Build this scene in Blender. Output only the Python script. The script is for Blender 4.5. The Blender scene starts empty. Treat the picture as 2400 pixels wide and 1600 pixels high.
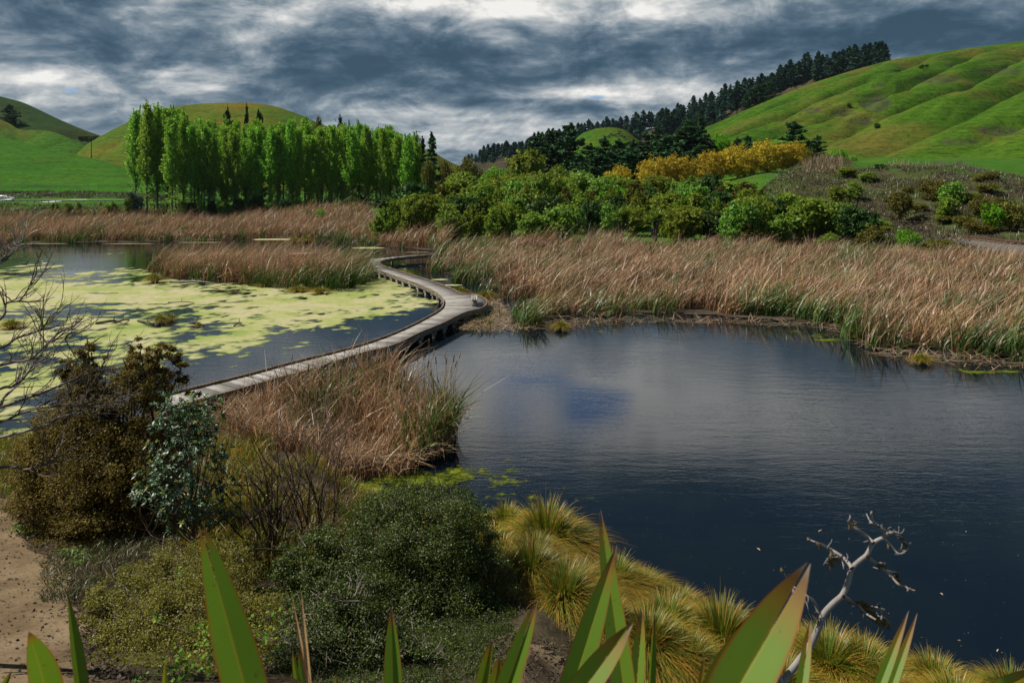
import bpy, math, random
import numpy as np
from mathutils import Vector
random.seed(5)
rng = np.random.default_rng(11)
PI = math.pi
F, VH, UC, H = 1884.0, 430.0, 1200.0, 8.0     # focal length and horizon of the view, eye height over the water
scn = bpy.context.scene
COL = scn.collection

def W(u, v, d):
    return np.array([(u - UC) / F * d, d, H - (v - VH) * d / F])
def P(u, v, z=0.0):
    return W(u, v, (H - z) * F / (v - VH))

# ---------------------------------------------------------------- noise
def _h(ix, iy, s):
    n = (ix * 374761393 + iy * 668265263 + s * 974634541) & 0xFFFFFFFF
    n = ((n ^ (n >> 13)) * 1274126177) & 0xFFFFFFFF
    return ((n ^ (n >> 16)) & 0xFFFF) / 65535.0
def vnoise(x, y, s=0):
    x = np.asarray(x, float); y = np.asarray(y, float)
    ix = np.floor(x).astype(np.int64); iy = np.floor(y).astype(np.int64)
    fx = x - ix; fy = y - iy
    fx = fx * fx * (3 - 2 * fx); fy = fy * fy * (3 - 2 * fy)
    a = _h(ix, iy, s); b = _h(ix + 1, iy, s); c = _h(ix, iy + 1, s); d = _h(ix + 1, iy + 1, s)
    return (a * (1 - fx) + b * fx) * (1 - fy) + (c * (1 - fx) + d * fx) * fy
def fbm(x, y, s=0, o=4):
    t = 0; a = 1.0; n = 0
    for i in range(o):
        t = t + a * vnoise(x * 2 ** i + 17.3 * i, y * 2 ** i - 9.1 * i, s + i); n += a; a *= 0.5
    return t / n

# ---------------------------------------------------------------- mesh helpers
def mesh(name, V, Q, mat, attrs=None, smooth=False):
    V = np.asarray(V, np.float32).reshape(-1, 3); Q = np.asarray(Q, np.int32)
    k = Q.shape[1]; me = bpy.data.meshes.new(name)
    me.vertices.add(len(V)); me.vertices.foreach_set('co', V.ravel())
    me.loops.add(Q.size); me.loops.foreach_set('vertex_index', Q.ravel())
    me.polygons.add(len(Q))
    me.polygons.foreach_set('loop_start', np.arange(0, Q.size, k, dtype=np.int32))
    if smooth: me.polygons.foreach_set('use_smooth', np.ones(len(Q), bool))
    me.update(calc_edges=True)
    for n, a in (attrs or {}).items():
        at = me.attributes.new(n, 'FLOAT', 'POINT'); at.data.foreach_set('value', np.asarray(a, np.float32))
    if mat: me.materials.append(mat)
    return me
def link(name, me, parent=None):
    o = bpy.data.objects.new(name, me); COL.objects.link(o)
    if parent: o.parent = parent
    return o
def tag(o, label=None, cat=None, group=None, kind=None):
    if label: o['label'] = label
    if cat: o['category'] = cat
    if group: o['group'] = group
    if kind: o['kind'] = kind
    return o
def empty(name, loc, rz=0, sc=1, label=None, cat=None, group=None):
    o = bpy.data.objects.new(name, None); COL.objects.link(o)
    o.empty_display_size = 0.1
    o.location = [float(c) for c in loc]; o.rotation_euler = (0, 0, rz)
    o.scale = (sc, sc, sc) if np.isscalar(sc) else sc
    return tag(o, label, cat, group)

class MB:
    """collects quads"""
    def __init__(s): s.V = []; s.Q = []; s.n = 0; s.A = {}
    def add(s, V, Q, **A):
        V = np.asarray(V, float).reshape(-1, 3)
        s.V.append(V); s.Q.append(np.asarray(Q, int).reshape(-1, 4) + s.n); s.n += len(V)
        for k, a in A.items(): s.A.setdefault(k, []).append(np.broadcast_to(np.asarray(a, float), (len(V),)))
        return s
    def box(s, c, size, rz=0, tilt=None):
        x, y, z = [k / 2 for k in size]
        V = np.array([[a * x, b * y, e * z] for a in (-1, 1) for b in (-1, 1) for e in (-1, 1)])
        ca, sa = math.cos(rz), math.sin(rz)
        V = np.stack([V[:, 0] * ca - V[:, 1] * sa, V[:, 0] * sa + V[:, 1] * ca, V[:, 2]], 1) + np.asarray(c)
        return s.add(V, [[0, 1, 3, 2], [4, 6, 7, 5], [0, 4, 5, 1], [2, 3, 7, 6], [0, 2, 6, 4], [1, 5, 7, 3]])
    def hexa(s, V8):
        return s.add(V8, [[0, 1, 3, 2], [4, 6, 7, 5], [0, 4, 5, 1], [2, 3, 7, 6], [0, 2, 6, 4], [1, 5, 7, 3]])
    def tube(s, pts, rad, n=6):
        pts = np.asarray(pts, float); m = len(pts)
        rad = np.broadcast_to(np.asarray(rad, float), (m,))
        T = np.gradient(pts, axis=0); T /= np.linalg.norm(T, axis=1)[:, None] + 1e-9
        up = np.array([0.31, 0.17, 0.93]); 
        A = np.cross(T, up); A /= np.linalg.norm(A, axis=1)[:, None] + 1e-9
        B = np.cross(T, A)
        th = np.arange(n) / n * 2 * PI
        V = pts[:, None] + rad[:, None, None] * (np.cos(th)[None, :, None] * A[:, None] + np.sin(th)[None, :, None] * B[:, None])
        Q = []
        for i in range(m - 1):
            for j in range(n):
                k = (j + 1) % n
                Q.append([i * n + j, i * n + k, (i + 1) * n + k, (i + 1) * n + j])
        # end caps
        V = V.reshape(-1, 3)
        for e in (0, m - 1):
            if n == 6: Q += [[e * n, e * n + 1, e * n + 2, e * n + 3], [e * n, e * n + 3, e * n + 4, e * n + 5]]
            elif n == 4: Q += [[e * n, e * n + 1, e * n + 2, e * n + 3]]
        return s.add(V, Q, t=np.repeat(np.linspace(0, 1, m), n))
    def build(s, name, mat, parent=None, smooth=False):
        return link(name, s.mesh(name, mat, smooth), parent)
    def mesh(s, name, mat, smooth=False):
        at = {k: np.concatenate(v) for k, v in s.A.items() if sum(len(x) for x in v) == s.n}
        return mesh(name, np.concatenate(s.V), np.concatenate(s.Q), mat, at, smooth)

def spline(pts, n):
    pts = np.asarray(pts, float)
    if len(pts) == 2:
        return pts[0] + (pts[1] - pts[0]) * np.linspace(0, 1, n)[:, None]
    p = np.vstack([2 * pts[0] - pts[1], pts, 2 * pts[-1] - pts[-2]])
    m = len(pts) - 1; out = []
    for x in np.linspace(0, m, n):
        i = min(int(x), m - 1); t = x - i
        a, b, c, d = p[i:i + 4]
        out.append(0.5 * (2 * b + (c - a) * t + (2 * a - 5 * b + 4 * c - d) * t * t + (3 * b - a - 3 * c + d) * t ** 3))
    return np.array(out)

def inpoly(x, y, poly):
    poly = np.asarray(poly, float); r = np.zeros(np.shape(x), bool); j = len(poly) - 1
    for i in range(len(poly)):
        xi, yi = poly[i]; xj, yj = poly[j]
        c = ((yi > y) != (yj > y)) & (x < (xj - xi) * (y - yi) / (yj - yi + 1e-12) + xi)
        r ^= c; j = i
    return r

def leaves(C, Nn, size, asp=1.0, r=None):
    """diamond leaves at C facing Nn"""
    r = r or rng
    C = np.asarray(C, float); n = len(C)
    T = r.normal(size=(n, 3)); T -= (T * Nn).sum(1)[:, None] * Nn; T /= np.linalg.norm(T, axis=1)[:, None] + 1e-9
    B = np.cross(Nn, T)
    s = np.broadcast_to(np.asarray(size, float), (n,))[:, None]
    V = np.stack([C + T * s * asp, C + B * s, C - T * s * asp, C - B * s], 1).reshape(-1, 3)
    return V, np.arange(4 * n).reshape(n, 4)
def unit(v): return v / (np.linalg.norm(v, axis=-1, keepdims=True) + 1e-9)

def lobes_cloud(lobes, n, clumps, sig=0.16, shell=0.55, up=0.5, bottom=-0.75, r=None):
    """points and normals in leaf clumps over ellipsoid lobes (c, radii)"""
    r = r or rng
    L = np.array(lobes, float); w = (L[:, 3] * L[:, 4] * L[:, 5]) ** 0.66; w /= w.sum()
    k = r.choice(len(L), clumps, p=w)
    D = unit(r.normal(size=(clumps, 3))); D[:, 2] = np.maximum(D[:, 2], bottom)
    rad = shell + (1 - shell) * r.random(clumps) ** 0.6
    cc = L[k, :3] + D * L[k, 3:] * rad[:, None]
    i = r.integers(0, clumps, n)
    sg = (L[k, 3:].mean(1) * sig)[i][:, None]
    C = cc[i] + r.normal(size=(n, 3)) * sg * np.array([1, 1, 0.7])
    N = unit(D[i] * 0.6 + r.normal(size=(n, 3)) * 0.75 + np.array([0, 0, up]))
    return C, N

def blades(base, h, lean, width, droop, S=4, face=None, g=None, pw=2.0):
    """arching grass blades: base Nx3, h N, lean Nx2 (tip offset in metres)"""
    n = len(base); t = np.linspace(0, 1, S + 1)
    face = rng.random(n) * PI if face is None else face
    X = base[:, None, :2] + lean[:, None, :] * (t ** pw)[None, :, None]
    Z = base[:, None, 2] + h[:, None] * (t[None] - droop[:, None] * t[None] ** 3)
    w = width[:, None] * (np.maximum(1 - t ** 3, 0.12) * (0.75 + 0.5 * np.sin(PI * t)))[None] * 0.5
    dx = np.cos(face)[:, None] * w; dy = np.sin(face)[:, None] * w
    V = np.empty((n, S + 1, 2, 3))
    V[:, :, 0, 0] = X[..., 0] - dx; V[:, :, 0, 1] = X[..., 1] - dy
    V[:, :, 1, 0] = X[..., 0] + dx; V[:, :, 1, 1] = X[..., 1] + dy
    V[..., 2] = Z[:, :, None]
    q = np.array([[2 * i, 2 * i + 1, 2 * i + 3, 2 * i + 2] for i in range(S)])
    Q = (np.arange(n)[:, None, None] * (2 * (S + 1)) + q[None]).reshape(-1, 4)
    A = {'t': np.broadcast_to(t[None, :, None], (n, S + 1, 2)).ravel()}
    g = np.zeros(n) if g is None else g
    A['g'] = np.repeat(g, 2 * (S + 1))
    return V.reshape(-1, 3), Q, A

# ---------------------------------------------------------------- materials
class NT:
    def __init__(s, nt): s.nt = nt
    def n(s, typ, ins=None, **kw):
        nd = s.nt.nodes.new(typ)
        for k, v in kw.items(): setattr(nd, k, v)
        for k, v in (ins or {}).items():
            sk = nd.inputs[k]
            if isinstance(v, bpy.types.NodeSocket): s.nt.links.new(v, sk)
            else:
                if isinstance(v, tuple) and len(v) == 3 and sk.type == 'RGBA': v = v + (1,)
                sk.default_value = v
        return nd
    def math(s, op, a, b=0.0, c=0.0, clamp=False):
        return s.n('ShaderNodeMath', {0: a, 1: b, 2: c}, operation=op, use_clamp=clamp).outputs[0]
    def ramp(s, fac, stops, interp='LINEAR'):
        nd = s.n('ShaderNodeValToRGB', {0: fac}); cr = nd.color_ramp; cr.interpolation = interp
        while len(cr.elements) < len(stops): cr.elements.new(0.5)
        for e, (p, c) in zip(cr.elements, stops):
            e.position = p; e.color = (c if isinstance(c, tuple) else (c, c, c)) + (1,)
        return nd.outputs[0]
    def mix(s, f, a, b, typ='MIX'):
        nd = s.n('ShaderNodeMix', data_type='RGBA', blend_type=typ)
        for i, v in ((0, f), (6, a), (7, b)):
            if isinstance(v, bpy.types.NodeSocket): s.nt.links.new(v, nd.inputs[i])
            else: nd.inputs[i].default_value = v + (1,) if isinstance(v, tuple) else v
        return nd.outputs[2]
    def noise(s, scale, detail=4, rough=0.55, vec=None, dist=0):
        ins = {'Scale': scale, 'Detail': detail, 'Roughness': rough, 'Distortion': dist}
        if vec is not None: ins['Vector'] = vec
        return s.n('ShaderNodeTexNoise', ins).outputs[0]
    def attr(s, name): return s.n('ShaderNodeAttribute', attribute_name=name).outputs['Fac']
    def pos(s): return s.n('ShaderNodeNewGeometry').outputs['Position']
    def rnd(s): return s.n('ShaderNodeNewGeometry').outputs['Random Per Island']
    def out(s, sh): s.nt.links.new(sh, s.n('ShaderNodeOutputMaterial').inputs[0])
def newmat(name):
    m = bpy.data.materials.new(name); m.use_nodes = True; m.node_tree.nodes.clear()
    return m, NT(m.node_tree)

def plantmat(name, ramp, trans=0.35, gloss=0.05, rough=0.4, hue=0.0, val=0.25, extra=None, gain=1.75):
    """leaf colour by leaf, slight difference from plant to plant"""
    m, t = newmat(name)
    n = len(ramp); ramp = [tuple(min(.8, q * gain) for q in k) for k in ramp]; gloss *= .18; rough = max(rough, .5)
    c = t.ramp(t.rnd(), [(i / max(n - 1, 1), k) for i, k in enumerate(ramp)])
    if extra: c = extra(t, c)
    oi = t.n('ShaderNodeObjectInfo').outputs['Random']
    c = t.n('ShaderNodeHueSaturation', {'Hue': t.math('ADD', 0.5 - hue / 2, t.math('MULTIPLY', oi, hue)), 'Saturation': 1.0,
            'Value': t.math('ADD', 1 - val / 2, t.math('MULTIPLY', oi, val)), 'Fac': 1.0, 'Color': c}).outputs[0]
    d = t.n('ShaderNodeBsdfDiffuse', {'Color': c}).outputs[0]
    tr = t.n('ShaderNodeBsdfTranslucent', {'Color': c}).outputs[0]
    s = t.n('ShaderNodeMixShader', {0: trans, 1: d, 2: tr}).outputs[0]
    if gloss:
        g = t.n('ShaderNodeBsdfGlossy', {'Color': (1, 1, 1), 'Roughness': rough}).outputs[0]
        s = t.n('ShaderNodeMixShader', {0: gloss, 1: s, 2: g}).outputs[0]
    t.out(s); return m
def plain(name, ramp, scale=3.0, rough=0.8, bump=0.0, stretch=(1, 1, 1), island=0.0, metal=0.0, detail=6, spec=0.3):
    m, t = newmat(name)
    vec = t.n('ShaderNodeMapping', {'Vector': t.n('ShaderNodeTexCoord').outputs['Object'], 'Scale': stretch}).outputs[0]
    f = t.noise(scale, detail, 0.65, vec)
    if island: f = t.math('ADD', t.math('MULTIPLY', f, 1 - island), t.math('MULTIPLY', t.rnd(), island))
    c = t.ramp(f, [(0.25 + 0.5 * i / max(len(ramp) - 1, 1), k) for i, k in enumerate(ramp)])
    ins = {'Base Color': c, 'Roughness': rough, 'Metallic': metal, 'Specular IOR Level': spec}
    if bump: ins['Normal'] = t.n('ShaderNodeBump', {'Strength': 0.6, 'Distance': bump, 'Height': f}).outputs[0]
    t.out(t.n('ShaderNodeBsdfPrincipled', ins).outputs[0]); return m

def reedmat(name, dry, tip, green, trans=0.3):
    m, t = newmat(name)
    r = t.rnd(); p = t.pos()
    c = t.ramp(r, [(i / (len(dry) - 1), k) for i, k in enumerate(dry)])
    c = t.mix(t.math('MULTIPLY', t.math('POWER', t.attr('t'), 2.0), 0.6), c, tip)
    gcol = t.ramp(r, [(0, green[0]), (0.5, green[1]), (1, green[2])])
    gcol = t.mix(t.math('MULTIPLY', t.math('POWER', t.attr('t'), 5.0), 0.5), gcol, tip)
    c = t.mix(t.attr('g'), c, gcol)
    c = t.mix(1.0, c, t.ramp(t.noise(0.30, 4, 0.65, p), [(0.34, (.66, .60, .54)), (0.5, (.95, .92, .9)), (0.66, (1.22, 1.15, 1.05))]), 'MULTIPLY')
    d = t.n('ShaderNodeBsdfDiffuse', {'Color': c}).outputs[0]
    tr = t.n('ShaderNodeBsdfTranslucent', {'Color': c}).outputs[0]
    s = t.n('ShaderNodeMixShader', {0: trans, 1: d, 2: tr}).outputs[0]
    g = t.n('ShaderNodeBsdfGlossy', {'Color': (1, 1, 1), 'Roughness': 0.45}).outputs[0]
    t.out(t.n('ShaderNodeMixShader', {0: 0.04, 1: s, 2: g}).outputs[0]); return m

M = {}
M['reed'] = reedmat('dry_reed', [(.13, .058, .024), (.27, .130, .056), (.36, .205, .10), (.50, .345, .20), (.20, .120, .065), (.43, .275, .15), (.30, .135, .055), (.09, .058, .03)], (.50, .34, .20),
                    [(.028, .085, .010), (.055, .13, .014), (.12, .19, .028)])
M['tussock'] = reedmat('tussock_blade', [(.24, .20, .014), (.36, .235, .018), (.14, .18, .010), (.42, .235, .026), (.17, .09, .015), (.29, .22, .016)], (.50, .26, .04),
                       [(.06, .16, .010), (.10, .21, .014), (.16, .23, .02)])
M['paddock_grass'] = None
M['poplar'] = plantmat('poplar_leaf', [(.036, .086, .008), (.080, .152, .014), (.142, .228, .026), (.058, .120, .012)], .55, .03, .5, .03, .3, gain=2.9)
M['pine'] = plantmat('hazy_pine_needle', [(.010, .030, .020), (.018, .045, .027), (.028, .060, .034)], .15, .02, .5, .03, .4)  # blue of distant haze is mixed into the needle colour
M['conifer'] = plantmat('conifer_leaf', [(.012, .034, .014), (.022, .052, .018), (.036, .072, .024)], .15, .03, .5, .03, .4)
M['willow'] = plantmat('willow_leaf', [(.19, .135, .012), (.31, .225, .018), (.38, .285, .025), (.14, .115, .016)], .4, .03, .5, .02, .25, gain=1.6)
M['olive'] = plantmat('olive_leaf', [(.034, .056, .006), (.070, .102, .009), (.110, .140, .013), (.070, .074, .01)], .45, .05, .4, .05, .4, gain=2.5)
M['greenleaf'] = plantmat('green_leaf', [(.032, .070, .009), (.068, .125, .013), (.125, .185, .022), (.048, .085, .011)], .43, .07, .35, .05, .4, gain=2.3)
M['brownleaf'] = plantmat('brown_leaf', [(.046, .044, .010), (.085, .080, .013), (.115, .108, .018)], .3, .04, .4, .03, .35)
M['lime'] = plantmat('lime_leaf', [(.06, .20, .008), (.11, .30, .012), (.17, .38, .02)], .45, .03, .5, .02, .2, gain=1.25)
M['greyleaf'] = plantmat('grey_leaf', [(.055, .075, .055), (.09, .115, .085), (.035, .05, .03)], .2, .06, .4, .02, .3)
M['cabbage'] = plantmat('sword_leaf', [(.045, .085, .012), (.085, .13, .016), (.15, .16, .02)], .3, .06, .35, .03, .3)
M['darkleaf'] = plantmat('dark_green_leaf', [(.014, .034, .008), (.026, .056, .011), (.045, .082, .016)], .3, .05, .4, .04, .4)
M['bark'] = plain('bark', [(.035, .026, .018), (.085, .068, .050), (.14, .12, .095)], 6, .9, .01, (1, 1, .25))
M['palebark'] = plain('pale_bark', [(.07, .065, .05), (.14, .13, .10), (.2, .19, .15)], 5, .9, .01, (1, 1, .25))
M['manuka'] = plantmat('manuka_leaf', [(.035, .024, .006), (.075, .052, .010), (.12, .090, .016), (.055, .052, .010)], .4, .06, .35, 0, 0, gain=2.1)
M['coprosma'] = plantmat('small_dark_leaf', [(.014, .024, .005), (.030, .045, .008), (.060, .078, .010), (.022, .032, .006)], .3, .12, .3, 0, 0, gain=1.95)
M['muehl'] = plantmat('wiry_leaf', [(.036, .036, .007), (.072, .070, .010), (.112, .104, .015), (.065, .052, .010)], .38, .10, .3, 0, 0, gain=2.6)
M['karo'] = plantmat('glossy_leaf', [(.014, .034, .012), (.024, .053, .017), (.036, .072, .024)], .15, .45, .3, 0, 0, gain=2.4)
M['newleaf'] = plantmat('new_growth_leaf', [(.16, .20, .02), (.25, .2, .03), (.12, .2, .025)], .35, .1, .35, 0, 0)
M['vine'] = plantmat('vine_leaf', [(.04, .12, .012), (.07, .18, .016), (.16, .20, .014), (.05, .14, .02)], .4, .07, .35, 0, 0)
M['twig'] = plain('twig_bark', [(.055, .038, .026), (.13, .10, .075), (.22, .18, .14)], 12, .85)
M['greytwig'] = plain('grey_twig', [(.10, .085, .065), (.22, .19, .155), (.34, .30, .25)], 12, .8)
M['darktwig'] = plain('dark_twig', [(.022, .014, .009), (.05, .034, .022)], 12, .85)
M['redtwig'] = plain('brown_twig', [(.035, .020, .013), (.085, .050, .034), (.13, .085, .06)], 12, .85)
M['stalk'] = plain('weathered_stalk', [(.11, .095, .085), (.24, .215, .195), (.36, .33, .30)], 14, .75, .003, (1, 1, .3))
M['pod'] = plain('dry_pod', [(.035, .026, .012), (.10, .075, .03), (.24, .19, .10)], 30, .8)
M['plank'] = plain('weathered_plank', [(.10, .088, .075), (.27, .25, .225), (.40, .38, .35)], 2.2, .8, .004, (1, 1, 1), .45, detail=9)
M['kerb'] = plain('brown_timber', [(.085, .055, .032), (.19, .13, .08), (.30, .23, .16)], 2.5, .8, .003)
M['post'] = plain('grey_timber', [(.10, .09, .07), (.24, .22, .18), (.36, .34, .29)], 4, .85, .003)
M['fence'] = plain('fence_wood', [(.035, .028, .022), (.09, .075, .06)], 4, .9)
M['wire'] = plain('wire_steel', [(.15, .15, .15), (.25, .25, .25)], 4, .5, metal=.8)
M['log'] = plain('wet_log', [(.03, .024, .018), (.09, .075, .06), (.16, .14, .12)], 6, .8, .01)
M['rock'] = plain('rock', [(.16, .13, .10), (.30, .26, .21), (.4, .36, .3)], 5, .9, .02)
# ---------------------------------------------------------------- camera, sky, sun
cam = bpy.data.cameras.new('camera'); co = bpy.data.objects.new('camera', cam); COL.objects.link(co)
co.location = (0, 0, H); co.rotation_euler = (PI / 2, 0, 0)
cam.sensor_width = 36; cam.lens = 36 * F / 2400; cam.shift_y = -(800 - VH) / 2400; cam.shift_x = 0
cam.clip_start = 0.1; cam.clip_end = 20000
cam.dof.use_dof = True; cam.dof.focus_distance = 38; cam.dof.aperture_fstop = 6.5
scn.camera = co
scn.view_settings.view_transform = 'Standard'; scn.view_settings.look = 'None'
scn.view_settings.exposure = 0.2; scn.view_settings.gamma = 1
scn.cycles.use_denoising = True
scn.cycles.max_bounces = 6; scn.cycles.diffuse_bounces = 2; scn.cycles.transparent_max_bounces = 6; scn.cycles.transmission_bounces = 3
scn.cycles.caustics_reflective = False; scn.cycles.caustics_refractive = False

SUN_AZ, SUN_EL = math.radians(-84), math.radians(52)      # azimuth from +Y towards +X
sl = bpy.data.lights.new('sun', 'SUN'); sl.energy = 5.0; sl.angle = math.radians(0.6); sl.color = (1, .95, .86)
so = bpy.data.objects.new('sun', sl); COL.objects.link(so)
sd_ = Vector((math.sin(SUN_AZ) * math.cos(SUN_EL), math.cos(SUN_AZ) * math.cos(SUN_EL), math.sin(SUN_EL)))
so.rotation_euler = sd_.to_track_quat('Z', 'Y').to_euler(); so.location = (0, 0, 60)

w = bpy.data.worlds.new('World'); scn.world = w; w.use_nodes = True; w.node_tree.nodes.clear()
w.cycles.sampling_method = "MANUAL"; w.cycles.sample_map_resolution = 512
t = NT(w.node_tree)
sky = t.n('ShaderNodeTexSky', sky_type='NISHITA', sun_disc=False, sun_elevation=SUN_EL, sun_rotation=SUN_AZ)
bsky = t.n('ShaderNodeBackground', {'Color': t.mix(1.0, sky.outputs[0], (.45, .8, 1.25), 'MULTIPLY'), 'Strength': 0.09}).outputs[0]
dirv = t.n('ShaderNodeTexCoord').outputs['Generated']
sx = t.n('ShaderNodeSeparateXYZ', {0: dirv})
dx, dy, dz = sx.outputs
zc = t.math('ADD', t.math('MAXIMUM', dz, 0.0), 0.20)
pl = t.n('ShaderNodeCombineXYZ', {0: t.math('DIVIDE', dx, zc), 1: t.math('DIVIDE', dy, zc), 2: 0.0}).outputs[0]
yc = t.math('MAXIMUM', dy, 0.05)
X = t.math('DIVIDE', dx, yc); Z = t.math('DIVIDE', dz, yc)
big = t.noise(1.15, 8, 0.58, t.n('ShaderNodeMapping', {'Vector': pl, 'Location': (3.1, 1.7, 0), 'Scale': (.8, 1.0, 1)}).outputs[0], .25)
fine = t.noise(4.4, 8, 0.60, t.n('ShaderNodeMapping', {'Vector': pl, 'Location': (1.2, 8.3, 3), 'Scale': (.62, .85, 1)}).outputs[0], .35)
band = t.noise(9, 6, 0.62, t.n('ShaderNodeMapping', {'Vector': pl, 'Location': (5, 2, 1), 'Scale': (.25, .8, 1)}).outputs[0])
B = t.math('ADD', t.math('MULTIPLY', t.math('SUBTRACT', big, 0.5), 0.85), t.math('MULTIPLY', t.math('SUBTRACT', fine, 0.5), .75))
B = t.math('ADD', B, t.math('MULTIPLY', t.math('SUBTRACT', band, 0.5), 0.25))
puff = t.noise(9.0, 9, .60, t.n('ShaderNodeMapping', {'Vector': dirv, 'Location': (2, 5, 1), 'Scale': (1, 1, 2.3)}).outputs[0], .5)
B = t.math('ADD', B, t.math('MULTIPLY', t.math('SUBTRACT', puff, 0.5), 1.05))
pufs = t.noise(9.0, 9, .60, t.n('ShaderNodeMapping', {'Vector': dirv, 'Location': (2.008, 5, 1.045), 'Scale': (1, 1, 2.3)}).outputs[0], .5)
B = t.math('ADD', B, t.math('MULTIPLY', t.math('SUBTRACT', puff, pufs), .75))  # offset difference paints sunlit relief into the cloud colour
puf2 = t.noise(26.0, 8, .62, t.n('ShaderNodeMapping', {'Vector': dirv, 'Location': (7, 1, 4), 'Scale': (1, 1, 1.9)}).outputs[0], .8)
B = t.math('ADD', B, t.math('MULTIPLY', t.math('SUBTRACT', puf2, 0.5), .50))
B = t.math('ADD', B, 0.375)
def blob(u, v, ru, rv, amp, acc):
    a = t.math('DIVIDE', t.math('SUBTRACT', X, (u - UC) / F), ru / F)
    b = t.math('DIVIDE', t.math('SUBTRACT', Z, (VH - v) / F), rv / F)
    q = t.math('ADD', t.math('MULTIPLY', a, a), t.math('MULTIPLY', b, b))
    return t.math('MULTIPLY_ADD', t.math('POWER', 2.718, t.math('MULTIPLY', q, -1)), amp, acc)
for bl in [(1380, 25, 330, 42, .30), (1180, 70, 200, 45, .16), (640, 40, 150, 25, .22), (150, 185, 260, 28, .34), (430, 205, 140, 22, .36),
           (560, 95, 60, 25, .25), (150, 275, 250, 50, .20), (1320, 215, 75, 16, .40), (1000, 262, 180, 20, .34), (1500, 225, 260, 40, .24),
           (1150, 300, 450, 30, .24), (1050, 352, 450, 34, .30), (1650, 215, 200, 30, .18),
           (900, 190, 300, 50, -.22), (300, 110, 380, 40, -.16), (150, 20, 300, 40, -.18), (1000, 90, 120, 40, -.10), (1500, 130, 500, 45, -.22), (2200, 90, 420, 75, -.26),
           (700, 270, 150, 20, -.15), (1350, -100, 700, 95, .95), (2050, -150, 600, 70, .34), (1300, -420, 2200, 190, -.30), (300, -160, 600, 130, .16), (1300, -680, 1800, 220, -.28)]:
    B = blob(*bl, B)
cc = t.ramp(B, [(0.0, (.036, .072, .112)), (.16, (.052, .096, .142)), (.34, (.098, .148, .198)), (.50, (.19, .24, .285)), (.68, (.36, .395, .42)), (.86, (.58, .585, .58)), (1.0, (.78, .77, .74))])
# the high, unseen cloud deck is an even grey, set dark to deepen the shadows
hi = t.math('SMOOTHSTEP', dz, 0.0, 1.0) if False else t.n('ShaderNodeMapRange', {'Value': dz, 'From Min': .30, 'From Max': .5}).outputs[0]
cc = t.mix(hi, cc, (.065, .10, .15))
bcl = t.n('ShaderNodeBackground', {'Color': cc, 'Strength': 1.0}).outputs[0]
hole = t.math('ADD', t.math('MULTIPLY', t.math('SUBTRACT', t.noise(0.8, 5, .5, t.n('ShaderNodeMapping', {'Vector': pl, 'Location': (9, 4, 7)}).outputs[0]), 0.5), 1.3), -.30)
for bl in [(1230, -30, 130, 26, .75), (1400, -85, 120, 40, .8), (1180, -115, 80, 30, .5), (1330, -150, 160, 40, .45), (165, 213, 35, 10, .42), (1395, 228, 40, 7, .40), (900, 275, 90, 10, .3), (1230, 262, 60, 8, .3)]:
    hole = blob(*bl, hole)
hm = t.n('ShaderNodeMapRange', {'Value': hole, 'From Min': .02, 'From Max': .28}).outputs[0]
t.nt.links.new(t.n('ShaderNodeMixShader', {0: hm, 1: bcl, 2: bsky}).outputs[0], t.n('ShaderNodeOutputWorld').inputs[0])

# ---------------------------------------------------------------- ground
ZL = np.array([[-50, 7], [0, 6.5], [2, 6.15], [3.5, 5.5], [5, 4.6], [8, 2.9], [10, 2.2], [12, 1.85], [16, 1.45], [20, .9], [24, .5], [30, .35], [60, .3]])
SD = np.array([[-1500, 34], [-300, 27], [0, 24.5], [250, 25], [420, 29.5], [560, 29.5], [640, 25.5], [800, 21.5], [950, 19.2], [1100, 18.4], [1200, 17.9], [1430, 15.6], [1800, 13.4], [2100, 12.9], [2400, 12.5], [4000, 12]])
SF = np.array([[-1500, 214], [500, 214], [600, 208], [800, 150], [860, 116], [1000, 108], [1500, 106], [2000, 98], [2400, 87], [3900, 80]])
TAB = [(-1500, [(205, .2), (222, 1.2), (228, 2.6), (246, 3.4), (252, 4.4), (262, 5.0), (300, 5.5), (600, 7)]),
       (250, [(205, .2), (222, 1.2), (228, 2.6), (246, 3.4), (252, 4.4), (262, 5.0), (300, 5.5), (600, 7)]),
       (400, [(203, .4), (215, 1.5), (240, 3.0), (300, 5), (600, 7)]),
       (800, [(150, .3), (205, 1.2), (230, 2.6), (300, 4.5), (600, 7)]),
       (1000, [(106, .3), (150, 1.2), (220, 3), (300, 5), (600, 8)]),
       (1300, [(104, .3), (130, 1.2), (160, 3), (200, 5), (300, 9), (600, 15)]),
       (1600, [(104, .3), (130, 1.5), (160, 4), (190, 7), (250, 11), (400, 18)]),
       (1780, [(98, .3), (110, 1.3), (130, 3.5), (150, 6.0), (165, 8.2), (185, 10), (250, 13), (300, 17)]),
       (1850, [(98, .3), (106, 1.5), (115, 3.2), (130, 7.2), (145, 10.5), (155, 10.2), (165, 9.6), (200, 11), (300, 17)]),
       (1935, [(98, .5), (104, 1.4), (112, 2.8), (130, 9), (145, 13.0), (155, 12.8), (170, 11.5), (200, 12), (300, 17)]),
       (2080, [(92, 1), (100, 1.5), (112, 3.6), (130, 9), (140, 11.0), (150, 11), (200, 12.8), (300, 18)]),
       (2250, [(88, 1), (95, 1.5), (104, 3.4), (120, 8), (132, 10.4), (140, 10.4), (200, 13), (300, 18.5)]),
       (2400, [(84, 1), (90, 1.5), (99, 3.2), (112, 6), (120, 7), (150, 9.5), (200, 13), (300, 19)]),
       (3900, [(80, 1), (86, 1.5), (95, 3), (105, 5), (200, 13), (300, 20)])]
TU = np.array([a for a, _ in TAB], float)
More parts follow.
